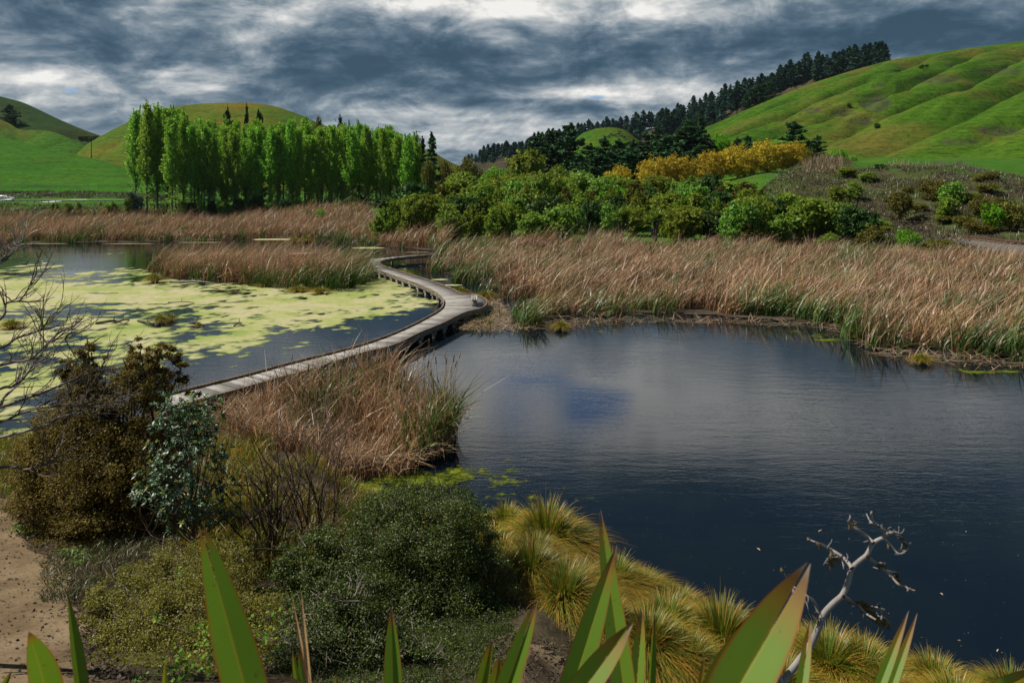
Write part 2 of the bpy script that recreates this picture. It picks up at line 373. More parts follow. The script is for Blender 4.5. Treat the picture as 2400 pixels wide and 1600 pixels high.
def G(x, y):
    x = np.asarray(x, float); y = np.maximum(np.asarray(y, float), 0.3)
    u = UC + F * x / y
    s = np.interp(u, SD[:, 0], SD[:, 1]) + (fbm(x * .5, y * .5, 3, 3) - .5) * 2.2
    f = np.interp(u, SF[:, 0], SF[:, 1]) + (fbm(x * .15, y * .15, 4, 3) - .5) * 5
    near = np.interp(y, ZL[:, 0], ZL[:, 1]) + (fbm(x * .35, y * .35, 8, 3) - .5) * .22
    near = np.minimum(near, (s - y) * .32)
    S = np.stack([np.interp(y, [p[0] for p in r], [p[1] for p in r]) for _, r in TAB])
    i = np.clip(np.searchsorted(TU, u) - 1, 0, len(TU) - 2); k = np.clip((u - TU[i]) / (TU[i + 1] - TU[i]), 0, 1)
    ii = np.arange(S[0].size).reshape(u.shape)
    Sf = S.reshape(len(TU), -1)
    far = Sf[i.ravel(), ii.ravel()] * (1 - k.ravel()) + Sf[i.ravel() + 1, ii.ravel()] * k.ravel()
    far = far.reshape(u.shape) + (fbm(x * .12, y * .12, 5, 4) - .5) * np.clip((y - 100) / 60, .2, 1.2)
    rough = np.clip((u - 1750) / 150, 0, 1) * np.clip((y - 96) / 8, 0, 1) * np.clip((150 - y) / 20, 0, 1)
    far = far + rough * (fbm(x * .3, y * .3, 6, 4) - .5) * 2.6
    far = np.minimum(far, (y - f) * .25)
    return np.maximum(np.maximum(near, far), -0.9)
def g1(x, y): return float(G(np.array([x]), np.array([y]))[0])
def hit(u, v, dmax=320):
    """where the view ray through a picture point meets the ground"""
    u = np.atleast_1d(np.asarray(u, float)); v = np.atleast_1d(np.asarray(v, float))
    d = np.concatenate([np.arange(2, 40, .05), np.arange(40, dmax, .3)])
    X_ = (u[:, None] - UC) / F * d; Y_ = np.broadcast_to(d, X_.shape)
    zr = H - (v[:, None] - VH) / F * d
    k = (zr <= np.maximum(G(X_, Y_), 0)).argmax(1)
    dd = d[k]; return np.stack([(u - UC) / F * dd, dd, np.maximum(G((u - UC) / F * dd, dd), 0)], 1)

us = np.linspace(-1500, 3900, 420)
ds = np.concatenate([np.linspace(.6, 32, 150), np.linspace(33, 84, 30), np.linspace(85, 160, 120), np.linspace(162, 320, 80), np.geomspace(330, 2200, 26)])
Ug, Dg = np.meshgrid(us, ds, indexing='ij')
Xg = (Ug - UC) / F * Dg; Zg = G(Xg, Dg)
def gridq(a, b):
    i, j = np.meshgrid(np.arange(a - 1), np.arange(b - 1), indexing='ij')
    return np.stack([i * b + j, (i + 1) * b + j, (i + 1) * b + j + 1, i * b + j + 1], -1).reshape(-1, 4)
grass = np.where(Dg > 84, 1.0, 0.0)
scrub = np.clip((Ug - 1760) / 60, 0, 1) * np.clip((Dg - 84) / 3, 0, 1) * np.where(Ug > 2000, np.clip((134 + np.clip((2250 - Ug) * .04, -20, 10) - Dg) / 6, 0, 1), np.clip((160 - Dg) / 8, 0, 1) * np.clip((Ug - 1800) / 60, 0, 1))
scrub = np.maximum(scrub, np.clip((1450 - Ug) / 300, 0, 1) * np.clip((Ug - 700) / 300, 0, 1) * .3)
m, t = newmat('ground_earth')
p = t.pos()
n1 = t.noise(1.2, 8, .65, p); n2 = t.noise(.16, 5, .6, p); n3 = t.noise(14, 4, .7, p)
lit = t.ramp(t.math('ADD', t.math('MULTIPLY', n1, .5), t.math('MULTIPLY', n3, .5)), [(.35, (.022, .016, .010)), (.5, (.052, .038, .022)), (.65, (.105, .076, .046))])
gr = t.ramp(n1, [(.3, (.018, .075, .004)), (.5, (.030, .105, .006)), (.7, (.05, .135, .009))])
gr = t.mix(t.ramp(n2, [(.45, 0.0), (.7, .5)]), gr, (.11, .14, .015))
sc = t.ramp(n1, [(.3, (.024, .018, .013)), (.5, (.055, .042, .028)), (.7, (.095, .08, .042))])
sc = t.mix(t.ramp(n2, [(.42, 0.0), (.6, .75)]), sc, (.065, .095, .018))
c = t.mix(t.attr('grass'), lit, gr); c = t.mix(t.attr('scrub'), c, sc)
t.out(t.n('ShaderNodeBsdfPrincipled', {'Base Color': c, 'Roughness': .95, 'Specular IOR Level': .1, 'Normal': t.n('ShaderNodeBump', {'Strength': .5, 'Distance': .08, 'Height': n1}).outputs[0]}).outputs[0])
M['ground'] = m
tag(link('ground', mesh('ground', np.stack([Xg, Dg, Zg], -1), gridq(*Ug.shape), m, {'grass': grass.ravel(), 'scrub': scrub.ravel()}, True)), kind='structure')

# ---------------------------------------------------------------- water
m, t = newmat('pond_water')
p = t.pos()
def rip(sc_, st, d_):
    return t.noise(sc_, d_, .6, t.n('ShaderNodeMapping', {'Vector': p, 'Scale': st, 'Rotation': (0, 0, .12)}).outputs[0], .3)
calm = t.ramp(t.noise(.07, 4, .55, t.n('ShaderNodeMapping', {'Vector': p, 'Scale': (1, 1.6, 1), 'Location': (7, 3, 0)}).outputs[0]), [(.36, .25), (.58, 1.0)])
hgt = t.math('ADD', t.math('MULTIPLY', rip(1.5, (.5, 1.6, 1), 4), .75), t.math('MULTIPLY', rip(7.5, (.5, 1.5, 1), 3), .26))
nb = t.n('ShaderNodeBump', {'Strength': t.math('MULTIPLY', t.math('MULTIPLY', calm, .40), t.math('SUBTRACT', 1.0, t.math('MULTIPLY', t.attr('shelter'), .72))), 'Distance': .024, 'Height': hgt}).outputs[0]
murk = t.ramp(t.noise(.25, 4, .6, p), [(.4, (.002, .006, .012)), (.65, (.004, .008, .010))])
t.out(t.n('ShaderNodeBsdfPrincipled', {'Base Color': murk, 'Roughness': .04, 'IOR': 1.33, 'Specular IOR Level': .5, 'Normal': nb}).outputs[0])
M['water'] = m
xs = np.concatenate([np.linspace(-330, -62, 28)[:-1], np.linspace(-60, 60, 97), np.linspace(62, 330, 28)[1:]]); ys = np.concatenate([np.linspace(3, 60, 58), np.linspace(62, 120, 24), np.linspace(125, 268, 20)])
Xw, Yw = np.meshgrid(xs, ys, indexing='ij')
fl = np.array([P(u, v)[:2] for u, v in [(1080, 780), (1205, 778), (1335, 757), (1480, 750), (1760, 755), (1955, 770), (2060, 826), (2250, 842), (2600, 885)]]); shl = np.full(Xw.shape, 1e9)
for a, b in zip(fl[:-1], fl[1:]):
    ab = b - a; k = np.clip(((Xw - a[0]) * ab[0] + (Yw - a[1]) * ab[1]) / (ab @ ab), 0, 1); shl = np.minimum(shl, np.hypot(Xw - a[0] - k * ab[0], Yw - a[1] - k * ab[1]))
tag(link('water', mesh('water', np.stack([Xw, Yw, Xw * 0], -1), gridq(*Xw.shape), m, {'shelter': np.exp(-(shl / 5.0) ** 2).ravel()})), kind='structure')

# ---------------------------------------------------------------- hills
def hillmat(name, a, b, c3, dry, eros=(.07, .055, .04), sc_=.03):
    a, b, c3, dry = [tuple(q * .62 for q in k) for k in (a, b, c3, dry)]
    m, t = newmat(name); p = t.pos()
    n1 = t.noise(sc_, 6, .6, p); n2 = t.noise(sc_ * 9, 6, .65, t.n('ShaderNodeMapping', {'Vector': p, 'Scale': (1, 1, 2.2)}).outputs[0]); n3 = t.noise(1.0, 5, .7, p)
    c = t.ramp(t.math('ADD', t.math('MULTIPLY', n1, .55), t.math('MULTIPLY', n2, .45)), [(.36, a), (.5, b), (.62, c3)])
    c = t.mix(t.ramp(t.noise(sc_ * .55, 5, .62, p), [(.47, 0.0), (.66, .85)]), c, dry)
    c = t.mix(1.0, c, t.ramp(n3, [(.3, .72), (.7, 1.2)]), 'MULTIPLY')
    tuf = t.noise(.42, 5, .72, p)
    c = t.mix(1.0, c, t.ramp(tuf, [(.36, .50), (.47, 1.0), (.62, 1.18)]), 'MULTIPLY')
    trk = t.noise(.5, 4, .65, t.n('ShaderNodeMapping', {'Vector': p, 'Scale': (.10, .10, 2.4)}).outputs[0])
    c = t.mix(1.0, c, t.ramp(trk, [(.36, .80), (.5, 1.0), (.64, 1.10)]), 'MULTIPLY')
    e = t.math('MULTIPLY', t.attr('ero'), t.ramp(t.math('ADD', t.math('MULTIPLY', n2, .5), t.math('MULTIPLY', n3, .5)), [(.44, 0.0), (.55, 1.0)]))
    c = t.mix(e, c, t.mix(t.ramp(n3, [(.5, 0.0), (.7, .8)]), eros, (.16, .135, .105)))
    t.out(t.n('ShaderNodeBsdfPrincipled', {'Base Color': c, 'Roughness': .95, 'Specular IOR Level': .08, 'Normal': t.n('ShaderNodeBump', {'Strength': .7, 'Distance': .9, 'Height': t.math('ADD', n2, t.math('MULTIPLY', n3, .3))}).outputs[0]}).outputs[0])
    return m
class Hill:
    def __init__(s, name, crest, foot, mat, amp=2.0, lam=60., spur=0, sl=50., sa=(.76, -.65), prof=.85, seed=1, ero=(), nu=220, nt=90, back=1.35):
        crest = np.array(crest, float); foot = np.array(foot, float)
        u = np.linspace(crest[0, 0], crest[-1, 0], nu); s.u = u
        cs = spline(crest, 500); o = np.argsort(cs[:, 0]); cs = cs[o]
        vc = np.interp(u, cs[:, 0], cs[:, 1]); dc = np.interp(u, cs[:, 0], cs[:, 2])
        df = np.interp(u, foot[:, 0], foot[:, 1]); zf = np.interp(u, foot[:, 0], foot[:, 2])
        zc_ = H + (VH - vc) * dc / F
        s.df, s.dc, s.nt = df, dc, nt
        tt = np.concatenate([np.linspace(0, 1, nt), 1 + (np.linspace(0, 1, 14)[1:])])
        T_ = tt[None]; D = np.where(T_ <= 1, df[:, None] + (dc - df)[:, None] * T_, dc[:, None] * (1 + (back - 1) * (T_ - 1)))
        Tc = np.minimum(T_, 1)
        pr = np.where(T_ <= 1, (1 - (1 - Tc) ** 2) * (1 - prof) * .9 + Tc ** 1.15 * (1 - (1 - prof) * .9), 1 - (T_ - 1) ** 1.6 * 1.1)
        Xh = (u[:, None] - UC) / F * D
        mk = np.sin(PI * np.clip(T_, 0, 1)) ** .7
        nz = (fbm(Xh / lam, D / lam, seed, 4) - .5) * 2 * amp * mk
        if spur:
            ph = (u[:, None] - sa[0] * Tc) / sl + (fbm(Xh / 110, D / 110, seed + 9, 3) - .5) * sa[1]
            rid = np.abs(np.sin(PI * ph)) ** .75
            nz = nz + spur * (rid - .55) * mk * (.35 + .9 * fbm(Xh / 150, D / 150, seed + 5, 2))
            ph2 = (u[:, None] - sa[0] * 1.3 * Tc) / (sl * .31) + (fbm(Xh / 60, D / 60, seed + 29, 3) - .5) * 2
            nz = nz + spur * .06 * (np.abs(np.sin(PI * ph2)) - .5) * mk
        e = np.zeros_like(D)
        for (eu, ev, ru, rv) in ero:
            vv = VH - (zf[:, None] + (zc_ - zf)[:, None] * pr + nz - H) * F / D
            e = np.maximum(e, np.clip(1.6 * (1 - ((u[:, None] - eu) / ru) ** 2 - ((vv - ev) / rv) ** 2), 0, 1))
        nz = nz - e * 1.6 * fbm(Xh / 7, D / 7, seed + 3, 3)
        Zh = zf[:, None] + (zc_ - zf)[:, None] * pr + nz
        for _ in range(4):                                   # keep the skyline where the crest is
            sl_ = ((Zh - H) / D)[:, :nt].max(1); tgt = (VH - vc) / F
            corr = (tgt - sl_) * dc; k = np.ones(9) / 9
            corr = np.convolve(np.pad(corr, 4, 'edge'), k, 'valid')
            Zh = Zh + corr[:, None] * np.clip(T_, 0, 1) ** .8
        Zh[:, 0] -= 3
        s.D, s.Z, s.tt = D, Zh, tt
        o = link('hill', mesh(name, np.stack([Xh, D, Zh], -1), gridq(nu, len(tt)), mat, {'ero': e.ravel()}, True)); s.o = tag(o, kind='structure')
        o.name = name
    def at(s, u, tq):
        """world point on the hill at picture column u and slope position t"""
        i = np.clip(np.interp(u, s.u, np.arange(len(s.u))), 0, len(s.u) - 1.001); a = int(i); k = i - a
        z = [np.interp(tq, s.tt, s.Z[a + j]) for j in (0, 1)]; d = [np.interp(tq, s.tt, s.D[a + j]) for j in (0, 1)]
        d = d[0] * (1 - k) + d[1] * k; z = z[0] * (1 - k) + z[1] * k
        return np.array([(u - UC) / F * d, d, z])
    def hitv(s, u, v):
        best = None
        for q in np.linspace(1, 0, 240):
            p_ = s.at(u, q); vv = VH - (p_[2] - H) * F / p_[1]
            if vv >= v: best = p_; break
        return best if best is not None else s.at(u, 0)
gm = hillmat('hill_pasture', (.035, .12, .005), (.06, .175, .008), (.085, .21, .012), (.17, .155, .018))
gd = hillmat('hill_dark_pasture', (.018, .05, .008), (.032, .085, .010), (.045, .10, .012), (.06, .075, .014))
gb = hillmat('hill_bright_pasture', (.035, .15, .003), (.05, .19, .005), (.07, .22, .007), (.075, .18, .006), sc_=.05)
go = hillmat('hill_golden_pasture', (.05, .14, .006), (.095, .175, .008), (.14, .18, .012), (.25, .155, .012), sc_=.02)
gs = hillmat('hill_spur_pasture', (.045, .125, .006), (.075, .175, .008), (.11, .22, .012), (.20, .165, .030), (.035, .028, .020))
gf = hillmat('hill_forest_floor', (.03, .035, .015), (.06, .055, .025), (.10, .08, .04), (.15, .105, .06))
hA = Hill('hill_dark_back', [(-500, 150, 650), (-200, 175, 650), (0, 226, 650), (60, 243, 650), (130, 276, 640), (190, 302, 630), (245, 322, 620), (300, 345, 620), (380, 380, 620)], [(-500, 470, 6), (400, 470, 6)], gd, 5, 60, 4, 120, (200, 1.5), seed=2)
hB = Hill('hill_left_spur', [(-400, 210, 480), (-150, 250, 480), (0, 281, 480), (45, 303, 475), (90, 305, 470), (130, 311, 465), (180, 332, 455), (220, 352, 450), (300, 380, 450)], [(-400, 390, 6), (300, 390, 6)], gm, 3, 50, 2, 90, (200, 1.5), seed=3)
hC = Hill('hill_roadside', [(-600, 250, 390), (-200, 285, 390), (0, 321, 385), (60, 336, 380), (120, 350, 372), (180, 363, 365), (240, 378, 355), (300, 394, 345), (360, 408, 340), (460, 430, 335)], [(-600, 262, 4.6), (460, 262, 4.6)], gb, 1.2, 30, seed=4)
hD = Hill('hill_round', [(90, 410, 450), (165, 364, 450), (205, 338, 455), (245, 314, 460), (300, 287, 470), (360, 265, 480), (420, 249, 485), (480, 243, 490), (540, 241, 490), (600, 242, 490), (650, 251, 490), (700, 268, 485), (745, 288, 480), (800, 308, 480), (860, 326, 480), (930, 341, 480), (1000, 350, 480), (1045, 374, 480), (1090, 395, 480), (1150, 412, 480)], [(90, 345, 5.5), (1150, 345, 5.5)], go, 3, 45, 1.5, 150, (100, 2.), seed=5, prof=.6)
hE = Hill('hill_knoll', [(1300, 400, 520), (1335, 350, 520), (1358, 318, 520), (1392, 303, 520), (1430, 299, 520), (1462, 304, 520), (1488, 322, 520), (1512, 346, 520), (1545, 400, 520)], [(1300, 440, 12), (1545, 440, 12)], gm, 1, 30, seed=6, prof=.5, nu=90, back=1.08)
hF = Hill('hill_pine_ridge', [(950, 412, 900), (1090, 386, 900), (1150, 374, 900), (1200, 360, 890), (1300, 338, 870), (1400, 322, 850), (1500, 306, 830), (1560, 293, 810), (1650, 262, 790), (1750, 228, 770), (1800, 208, 760), (1850, 188, 750), (1900, 172, 740), (1990, 152, 720), (2085, 140, 700), (2110, 158, 700), (2200, 170, 700)], [(950, 580, 14), (2200, 600, 16)], gf, 5, 60, 3, 200, (300, 1.), seed=7)
hG = Hill('hill_grazed_slope', [(1480, 372, 540), (1560, 338, 540), (1610, 315, 540), (1650, 300, 545), (1690, 284, 550), (1740, 262, 555), (1800, 236, 560), (1900, 197, 570), (2000, 165, 580), (2090, 141, 590), (2150, 131, 595), (2250, 116, 600), (2400, 96, 610), (2600, 66, 620), (3000, 20, 640)],
          [(1480, 290, 13), (1750, 285, 15.5), (2000, 270, 15), (2400, 235, 14.5), (3000, 220, 14.5)], gs, 2.6, 45, 13, 190, (800, 1.7), seed=15, prof=.75, nu=420, nt=170,
          ero=[(2020, 283, 34, 12), (2055, 240, 42, 24), (1975, 262, 30, 12), (2345, 165, 70, 10), (2340, 305, 60, 14), (2255, 330, 60, 8), (1905, 258, 24, 7), (2060, 199, 18, 7), (2140, 372, 40, 5), (2200, 185, 60, 12)])
# ---------------------------------------------------------------- boardwalk
ZD = 0.55
ST = [((1018, 593.6), (1018, 596.6)), ((998, 596), (998, 599.3)), ((970, 598), (970, 601.6)), ((942, 600.2), (942, 604.3)), ((915, 602.6), (917, 607.6)), ((892, 604.8), (900, 610.8)), ((870, 607.2), (893, 614.6)),
      ((851, 611.5), (891, 618.6)), ((847, 616), (896, 622.6)), ((857, 623), (910, 628)), ((876, 631), (932, 635)), ((906, 642), (962, 644.2)), ((944, 655), (1010, 659.3)), ((977.5, 667), (1040, 670)),
      ((1008, 681), (1064, 680)), ((1027, 692.5), (1084, 689.5)), ((1034, 700), (1108, 690.8)), ((1038.5, 707), (1135, 700)), ((1038.5, 713), (1143, 711)), ((1035, 722), (1131, 724)), ((1025, 731), (1092, 734.5)),
      ((1008, 741), (1067, 746)), ((970, 761), (1034, 762.5)), ((919, 784), (982.7, 784)), ((855, 807), (925, 811.5)), ((790, 825.5), (857, 829)), ((727.6, 840.6), (784, 852)), ((660, 858), (722, 872)), ((600, 874.5), (657, 889)), ((520, 895), (580, 911)), ((446, 913), (508, 931)), ((380, 929), (440, 949)), ((320, 943), (378, 966))]
Lw = np.array([P(*a, ZD) for a, _ in ST]); Rw = np.array([P(*b, ZD) for _, b in ST])
Lc, Rc = spline(Lw, 1400), spline(Rw, 1400)
Cc = (Lc + Rc) / 2; sl_ = np.concatenate([[0], np.cumsum(np.linalg.norm(np.diff(Cc, axis=0), axis=1))])
LEN = sl_[-1]
def walk(s_):
    return np.stack([np.interp(s_, sl_, Lc[:, k]) for k in range(3)], -1), np.stack([np.interp(s_, sl_, Rc[:, k]) for k in range(3)], -1)
bw = empty('boardwalk', walk(LEN * .6)[0] * np.array([1, 1, 0]), label='long winding grey plank boardwalk crossing the pond on short posts', cat='boardwalk')
off = np.array(bw.location)
mb = MB(); s_ = 0.0
while s_ < LEN - .2:
    wdt = .135; a0, b0 = walk(s_); a1, b1 = walk(s_ + wdt)
    e = rng.normal(0, .008, 2); z = rng.normal(0, .0025)
    da = unit(b0 - a0); 
    q = [a0 + da * e[0], a1 + da * e[0], b0 + da * e[1], b1 + da * e[1]]
    V8 = []
    for k in (0, 1, 2, 3):
        for zz in (-.045, 0): V8.append(q[k] + np.array([0, 0, zz + z]) - off)
    # order: a,b,z
    mb.hexa([V8[0], V8[1], V8[2], V8[3], V8[4], V8[5], V8[6], V8[7]])
    s_ += .143
mb.build('deck', M['plank'], bw)
def rail(side, name, inset, w_, z0, z1, mat):
    mb = MB(); S_ = np.linspace(0, LEN - .1, 420); a, b = walk(S_)
    e = (a, b)[side]; n_ = unit((b - a) * (1 if side == 0 else -1))
    i_ = e + n_ * (inset + w_); o_ = e + n_ * inset
    for k in range(len(S_) - 1):
        V8 = [o_[k] + [0, 0, z0], o_[k] + [0, 0, z1], o_[k + 1] + [0, 0, z0], o_[k + 1] + [0, 0, z1], i_[k] + [0, 0, z0], i_[k] + [0, 0, z1], i_[k + 1] + [0, 0, z0], i_[k + 1] + [0, 0, z1]]
        mb.hexa(np.array(V8) - off)
    return mb.build(name, mat, bw)
for sd in (0, 1):
    rail(sd, 'edge_kerb', .0, .075, .012, .095, M['kerb'])
    rail(sd, 'side_joist', .05, .07, -.22, -.047, M['post'])
ns = 0
S_ = np.arange(6, LEN - 1, 1.65)
for q in S_:
    a, b = walk(q); n_ = unit(b - a)
    for e, k in ((a, 1), (b, -1)):
        c = e + n_ * k * .19; mb = MB()
        mb.tube([[c[0], c[1], -1.0], [c[0], c[1], .30 + .02 * rng.random()]], [.10, .095], 6)
        v0 = mb.V[0]; mb.V[0] = v0 - off
        if ns < 98: mb.build('post', M['post'], bw); ns += 1
    mb = MB(); ang = math.atan2(n_[1], n_[0])
    mb.box((a + b) / 2 - off + np.array([0, 0, -.31]), (np.linalg.norm(b - a) - .05, .1, .15), ang)
    mb.build('cross_beam', M['post'], bw)

def bench(u0, v0, u1, v1, label, wid=.42):
    """seat centre line from one end to the other, given on the seat plane"""
    a, b = P(u0, v0, ZD + .45), P(u1, v1, ZD + .45)
    c = (a + b) / 2; L_ = np.linalg.norm(b - a); ang = math.atan2(b[1] - a[1], b[0] - a[0])
    t_ = empty('bench', (c[0], c[1], ZD + .002), ang, 1, label, 'bench', 'plain timber benches on the boardwalk')
    mb = MB()
    for k in range(3): mb.box((0, (k - 1) * wid / 3, .43), (L_, wid / 3 - .014, .055))
    mb.build('seat', M['plank'], t_)
    for k in (-1, 1): MB().box((k * (L_ / 2 - .28), 0, .20), (.16, wid * .72, .40)).build('leg', M['post'], t_)
bench(1112, 691.5, 1112.5, 702.5, 'backless timber bench standing on the widened bend of the boardwalk', .40)
bench(849.5, 601.5, 870.5, 599.6, 'backless timber bench at the far bend of the boardwalk, beside the reed island', .40)

# ---------------------------------------------------------------- duckweed on the left pond
def sheet(name, cells, x0, y0, st, z, mat, attrs=None, jit=.35):
    """keeps the marked cells of a grid as one sheet"""
    nx, ny = cells.shape
    Xs, Ys = np.meshgrid(x0 + np.arange(nx + 1) * st, y0 + np.arange(ny + 1) * st, indexing='ij')
    Xs = Xs + (rng.random(Xs.shape) - .5) * st * jit; Ys = Ys + (rng.random(Ys.shape) - .5) * st * jit
    Q = gridq(nx + 1, ny + 1)[cells.ravel()]
    V = np.stack([Xs, Ys, np.full(Xs.shape, z)], -1).reshape(-1, 3)
    us_, inv = np.unique(Q, return_inverse=True)
    return link(name, mesh(name, V[us_], inv.reshape(-1, 4), mat, {k: a.ravel()[us_] for k, a in (attrs or {}).items()}))
m, t = newmat('duckweed_mat'); p = t.pos()
n1 = t.noise(.22, 5, .6, p); n2 = t.noise(3.0, 6, .7, p); n3 = t.noise(26, 3, .7, p)
c = t.ramp(n1, [(.34, (.25, .31, .075)), (.46, (.37, .38, .14)), (.56, (.46, .41, .235)), (.68, (.33, .36, .11))])
c = t.mix(1.0, c, t.ramp(t.math('ADD', t.math('MULTIPLY', n2, .6), t.math('MULTIPLY', n3, .4)), [(.3, .62), (.62, 1.12)]), 'MULTIPLY')
c = t.mix(t.ramp(n2, [(.60, 0.0), (.72, .7)]), c, (.16, .25, .03))
th = t.attr('thick'); c = t.mix(t.ramp(th, [(0.0, .75), (.3, 0.0)]), c, (.17, .24, .05))
al = t.ramp(t.math('ADD', th, t.math('MULTIPLY', t.math('SUBTRACT', n3, .5), .25)), [(-.02 if False else 0.0, .30), (.16, .97)])
sh = t.n('ShaderNodeBsdfPrincipled', {'Base Color': c, 'Roughness': .8, 'Specular IOR Level': .15}).outputs[0]
t.out(t.n('ShaderNodeMixShader', {0: al, 1: t.n('ShaderNodeBsdfTransparent').outputs[0], 2: sh}).outputs[0]); M['duckweed'] = m
# picture coverage, by columns (u) and rows (v)
CV = [500, 560, 600, 615, 630, 650, 665, 690, 715, 730, 760, 790, 815, 840, 870, 900, 960, 1080]
CU = [-300, 0, 130, 250, 330, 430, 560, 680, 800, 900, 1000, 1060]
CT = np.array([
 [0, 0, 0, 0, 0, 0, 0, 0, 0, 0, 0, 0], [0, 0, 0, 0, 0, 0, 0, 0, 0, 0, 0, 0],
 [.45, .42, .18, .12, .08, 0, 0, 0, .0, .0, 0, 0], [.5, .5, .2, .15, .1, .0, .0, .0, .0, .1, 0, 0],
 [.4, .40, .62, .62, .45, .3, .3, .3, .3, .45, 0, 0], [.5, .5, .66, .62, .5, .4, .4, .4, .5, .62, .3, 0],
 [.85, .9, .9, .85, .85, .9, .9, .9, .75, .66, .55, 0], [1, 1, 1, .95, 1, 1, 1, 1, .95, .85, .8, .6],
 [.75, .72, .62, .55, .62, .9, 1, .97, .92, .85, .7, .3], [.5, .45, .40, .35, .5, .85, .95, .92, .86, .55, .12, 0],
 [.9, .95, .9, .9, .85, .55, .62, .72, .30, .05, 0, 0], [.9, .95, .92, .82, .78, .66, .62, .3, .05, 0, 0, 0],
 [.8, .8, .76, .7, .62, .56, .56, .42, .05, 0, 0, 0], [.75, .74, .72, .66, .57, .5, .4, .15, 0, 0, 0, 0],
 [.7, .68, .62, .55, .5, .30, .05, 0, 0, 0, 0, 0], [.66, .64, .55, .45, .35, .1, 0, 0, 0, 0, 0, 0],
 [.62, .6, .5, .4, .2, 0, 0, 0, 0, 0, 0, 0], [.55, .5, .4, .3, 0, 0, 0, 0, 0, 0, 0, 0]])
def cover(u, v):
    a = np.clip(np.interp(u, CU, np.arange(len(CU))), 0, len(CU) - 1.001); b = np.clip(np.interp(v, CV, np.arange(len(CV))), 0, len(CV) - 1.001)
    i = a.astype(int); j = b.astype(int); fa = a - i; fb = b - j
    return (CT[j, i] * (1 - fa) + CT[j, i + 1] * fa) * (1 - fb) + (CT[j + 1, i] * (1 - fa) + CT[j + 1, i + 1] * fa) * fb
st = .11; x0, y0 = -48., 22.; nx, ny = int(46 / st), int(72 / st)
xi, yi = np.meshgrid(x0 + (np.arange(nx) + .5) * st, y0 + (np.arange(ny) + .5) * st, indexing='ij')
uu = UC + F * xi / yi; vv = VH + H * F / yi
nz = .34 * fbm(xi / 5.0, yi / 6.5, 51, 4) + .38 * fbm(xi / 1.3, yi / 1.3, 52, 4) + .28 * fbm(xi / .4, yi / .5, 53, 3)
nz = (nz - .5) * 2.8 + .57
cells = (nz < cover(uu, vv)) & (G(xi, yi) < -.03)
xv, yv = np.meshgrid(x0 + np.arange(nx + 1) * st, y0 + np.arange(ny + 1) * st, indexing='ij')
thk = np.pad(np.clip(cover(uu, vv) - nz, 0, 1), ((0, 1), (0, 1)), 'edge')
tag(sheet('duckweed', cells, x0, y0, st, .010, M['duckweed'], {'thick': thk}), 'pale yellow-green duckweed mats spread over the left pond', 'duckweed', kind='stuff')
# strips of duckweed by the far reeds
mb = MB()
for (u, v, ru, rv) in [(640, 561, 48, 2.2), (862, 581, 38, 2.2), (300, 571, 60, .7), (100, 571, 60, .7), (470, 568, 50, .7), (980, 591, 30, .6), (1030, 655, 20, 2), (1062, 668, 22, 2)]:
    c = P(u, v, .012); r = ru * c[1] / F; rd = abs(P(u, v + rv)[1] - c[1]); n = 22
    an = np.arange(n) / n * 2 * PI; k = 1 + .35 * (rng.random(n) - .5)
    V = np.stack([c[0] + np.cos(an) * r * k, c[1] + np.sin(an) * rd * k, np.full(n, .012)], 1)
    mb.add(np.vstack([V, c]), thick=1.0, Q=[[i, (i + 1) % n, (i + 2) % n, n] for i in range(0, n, 2)])
tag(mb.build('duckweed', M['duckweed']), 'thin strips of duckweed drifted against the far reeds', 'duckweed', kind='stuff')

# yellow-green weed in the near water
m, t = newmat('pond_weed'); p = t.pos()
n2 = t.noise(1.6, 6, .68, p); n3 = t.noise(9, 4, .7, p)
c = t.ramp(t.math('ADD', t.math('MULTIPLY', n2, .6), t.math('MULTIPLY', n3, .4)), [(.35, (.035, .050, .006)), (.5, (.10, .125, .010)), (.65, (.21, .235, .025))])
al = t.ramp(t.math('ADD', t.attr('cov'), t.math('ADD', t.math('MULTIPLY', t.math('SUBTRACT', n2, .5), 2.2), t.math('MULTIPLY', t.math('SUBTRACT', n3, .5), .8))), [(.43, 0.0), (.82, .85)])
d = t.n('ShaderNodeBsdfDiffuse', {'Color': c}).outputs[0]
t.out(t.n('ShaderNodeMixShader', {0: al, 1: t.n('ShaderNodeBsdfTransparent').outputs[0], 2: d}).outputs[0]); M['weed'] = m
def weed(blobs, box, label, z=.012, st=.15):
    x0, x1, y0, y1 = box; nx, ny = int((x1 - x0) / st), int((y1 - y0) / st)
    xg, yg = np.meshgrid(x0 + np.arange(nx + 1) * st, y0 + np.arange(ny + 1) * st, indexing='ij')
    u = UC + F * xg / yg; v = VH + H * F / yg; cv = np.zeros_like(u)
    for (bu, bv, ru, rv, a) in blobs: cv = np.maximum(cv, a * np.exp(-((u - bu) / ru) ** 2 - ((v - bv) / rv) ** 2))
    k = cv[:-1, :-1] > .08
    tag(sheet('pond_weed', k, x0, y0, st, z, M['weed'], {'cov': cv}, 0), label, 'pond weed', kind='stuff')
weed([(1090, 1112, 110, 22, .74), (980, 1125, 140, 28, .82), (840, 1140, 160, 30, .80), (1190, 1105, 60, 22, .62), (1180, 1132, 70, 16, .55), (1200, 1080, 60, 10, .42), (1240, 1162, 34, 11, .52), (1268, 1190, 22, 10, .55), (1285, 1218, 24, 10, .55), (1352, 1172, 34, 9, .55), (1225, 1195, 40, 12, .5), (1345, 1145, 30, 8, .4), (1180, 1165, 60, 14, .5)],
     (-9, 4, 16.5, 26), 'yellow-green weed floating below the cattail clump by the near bank')
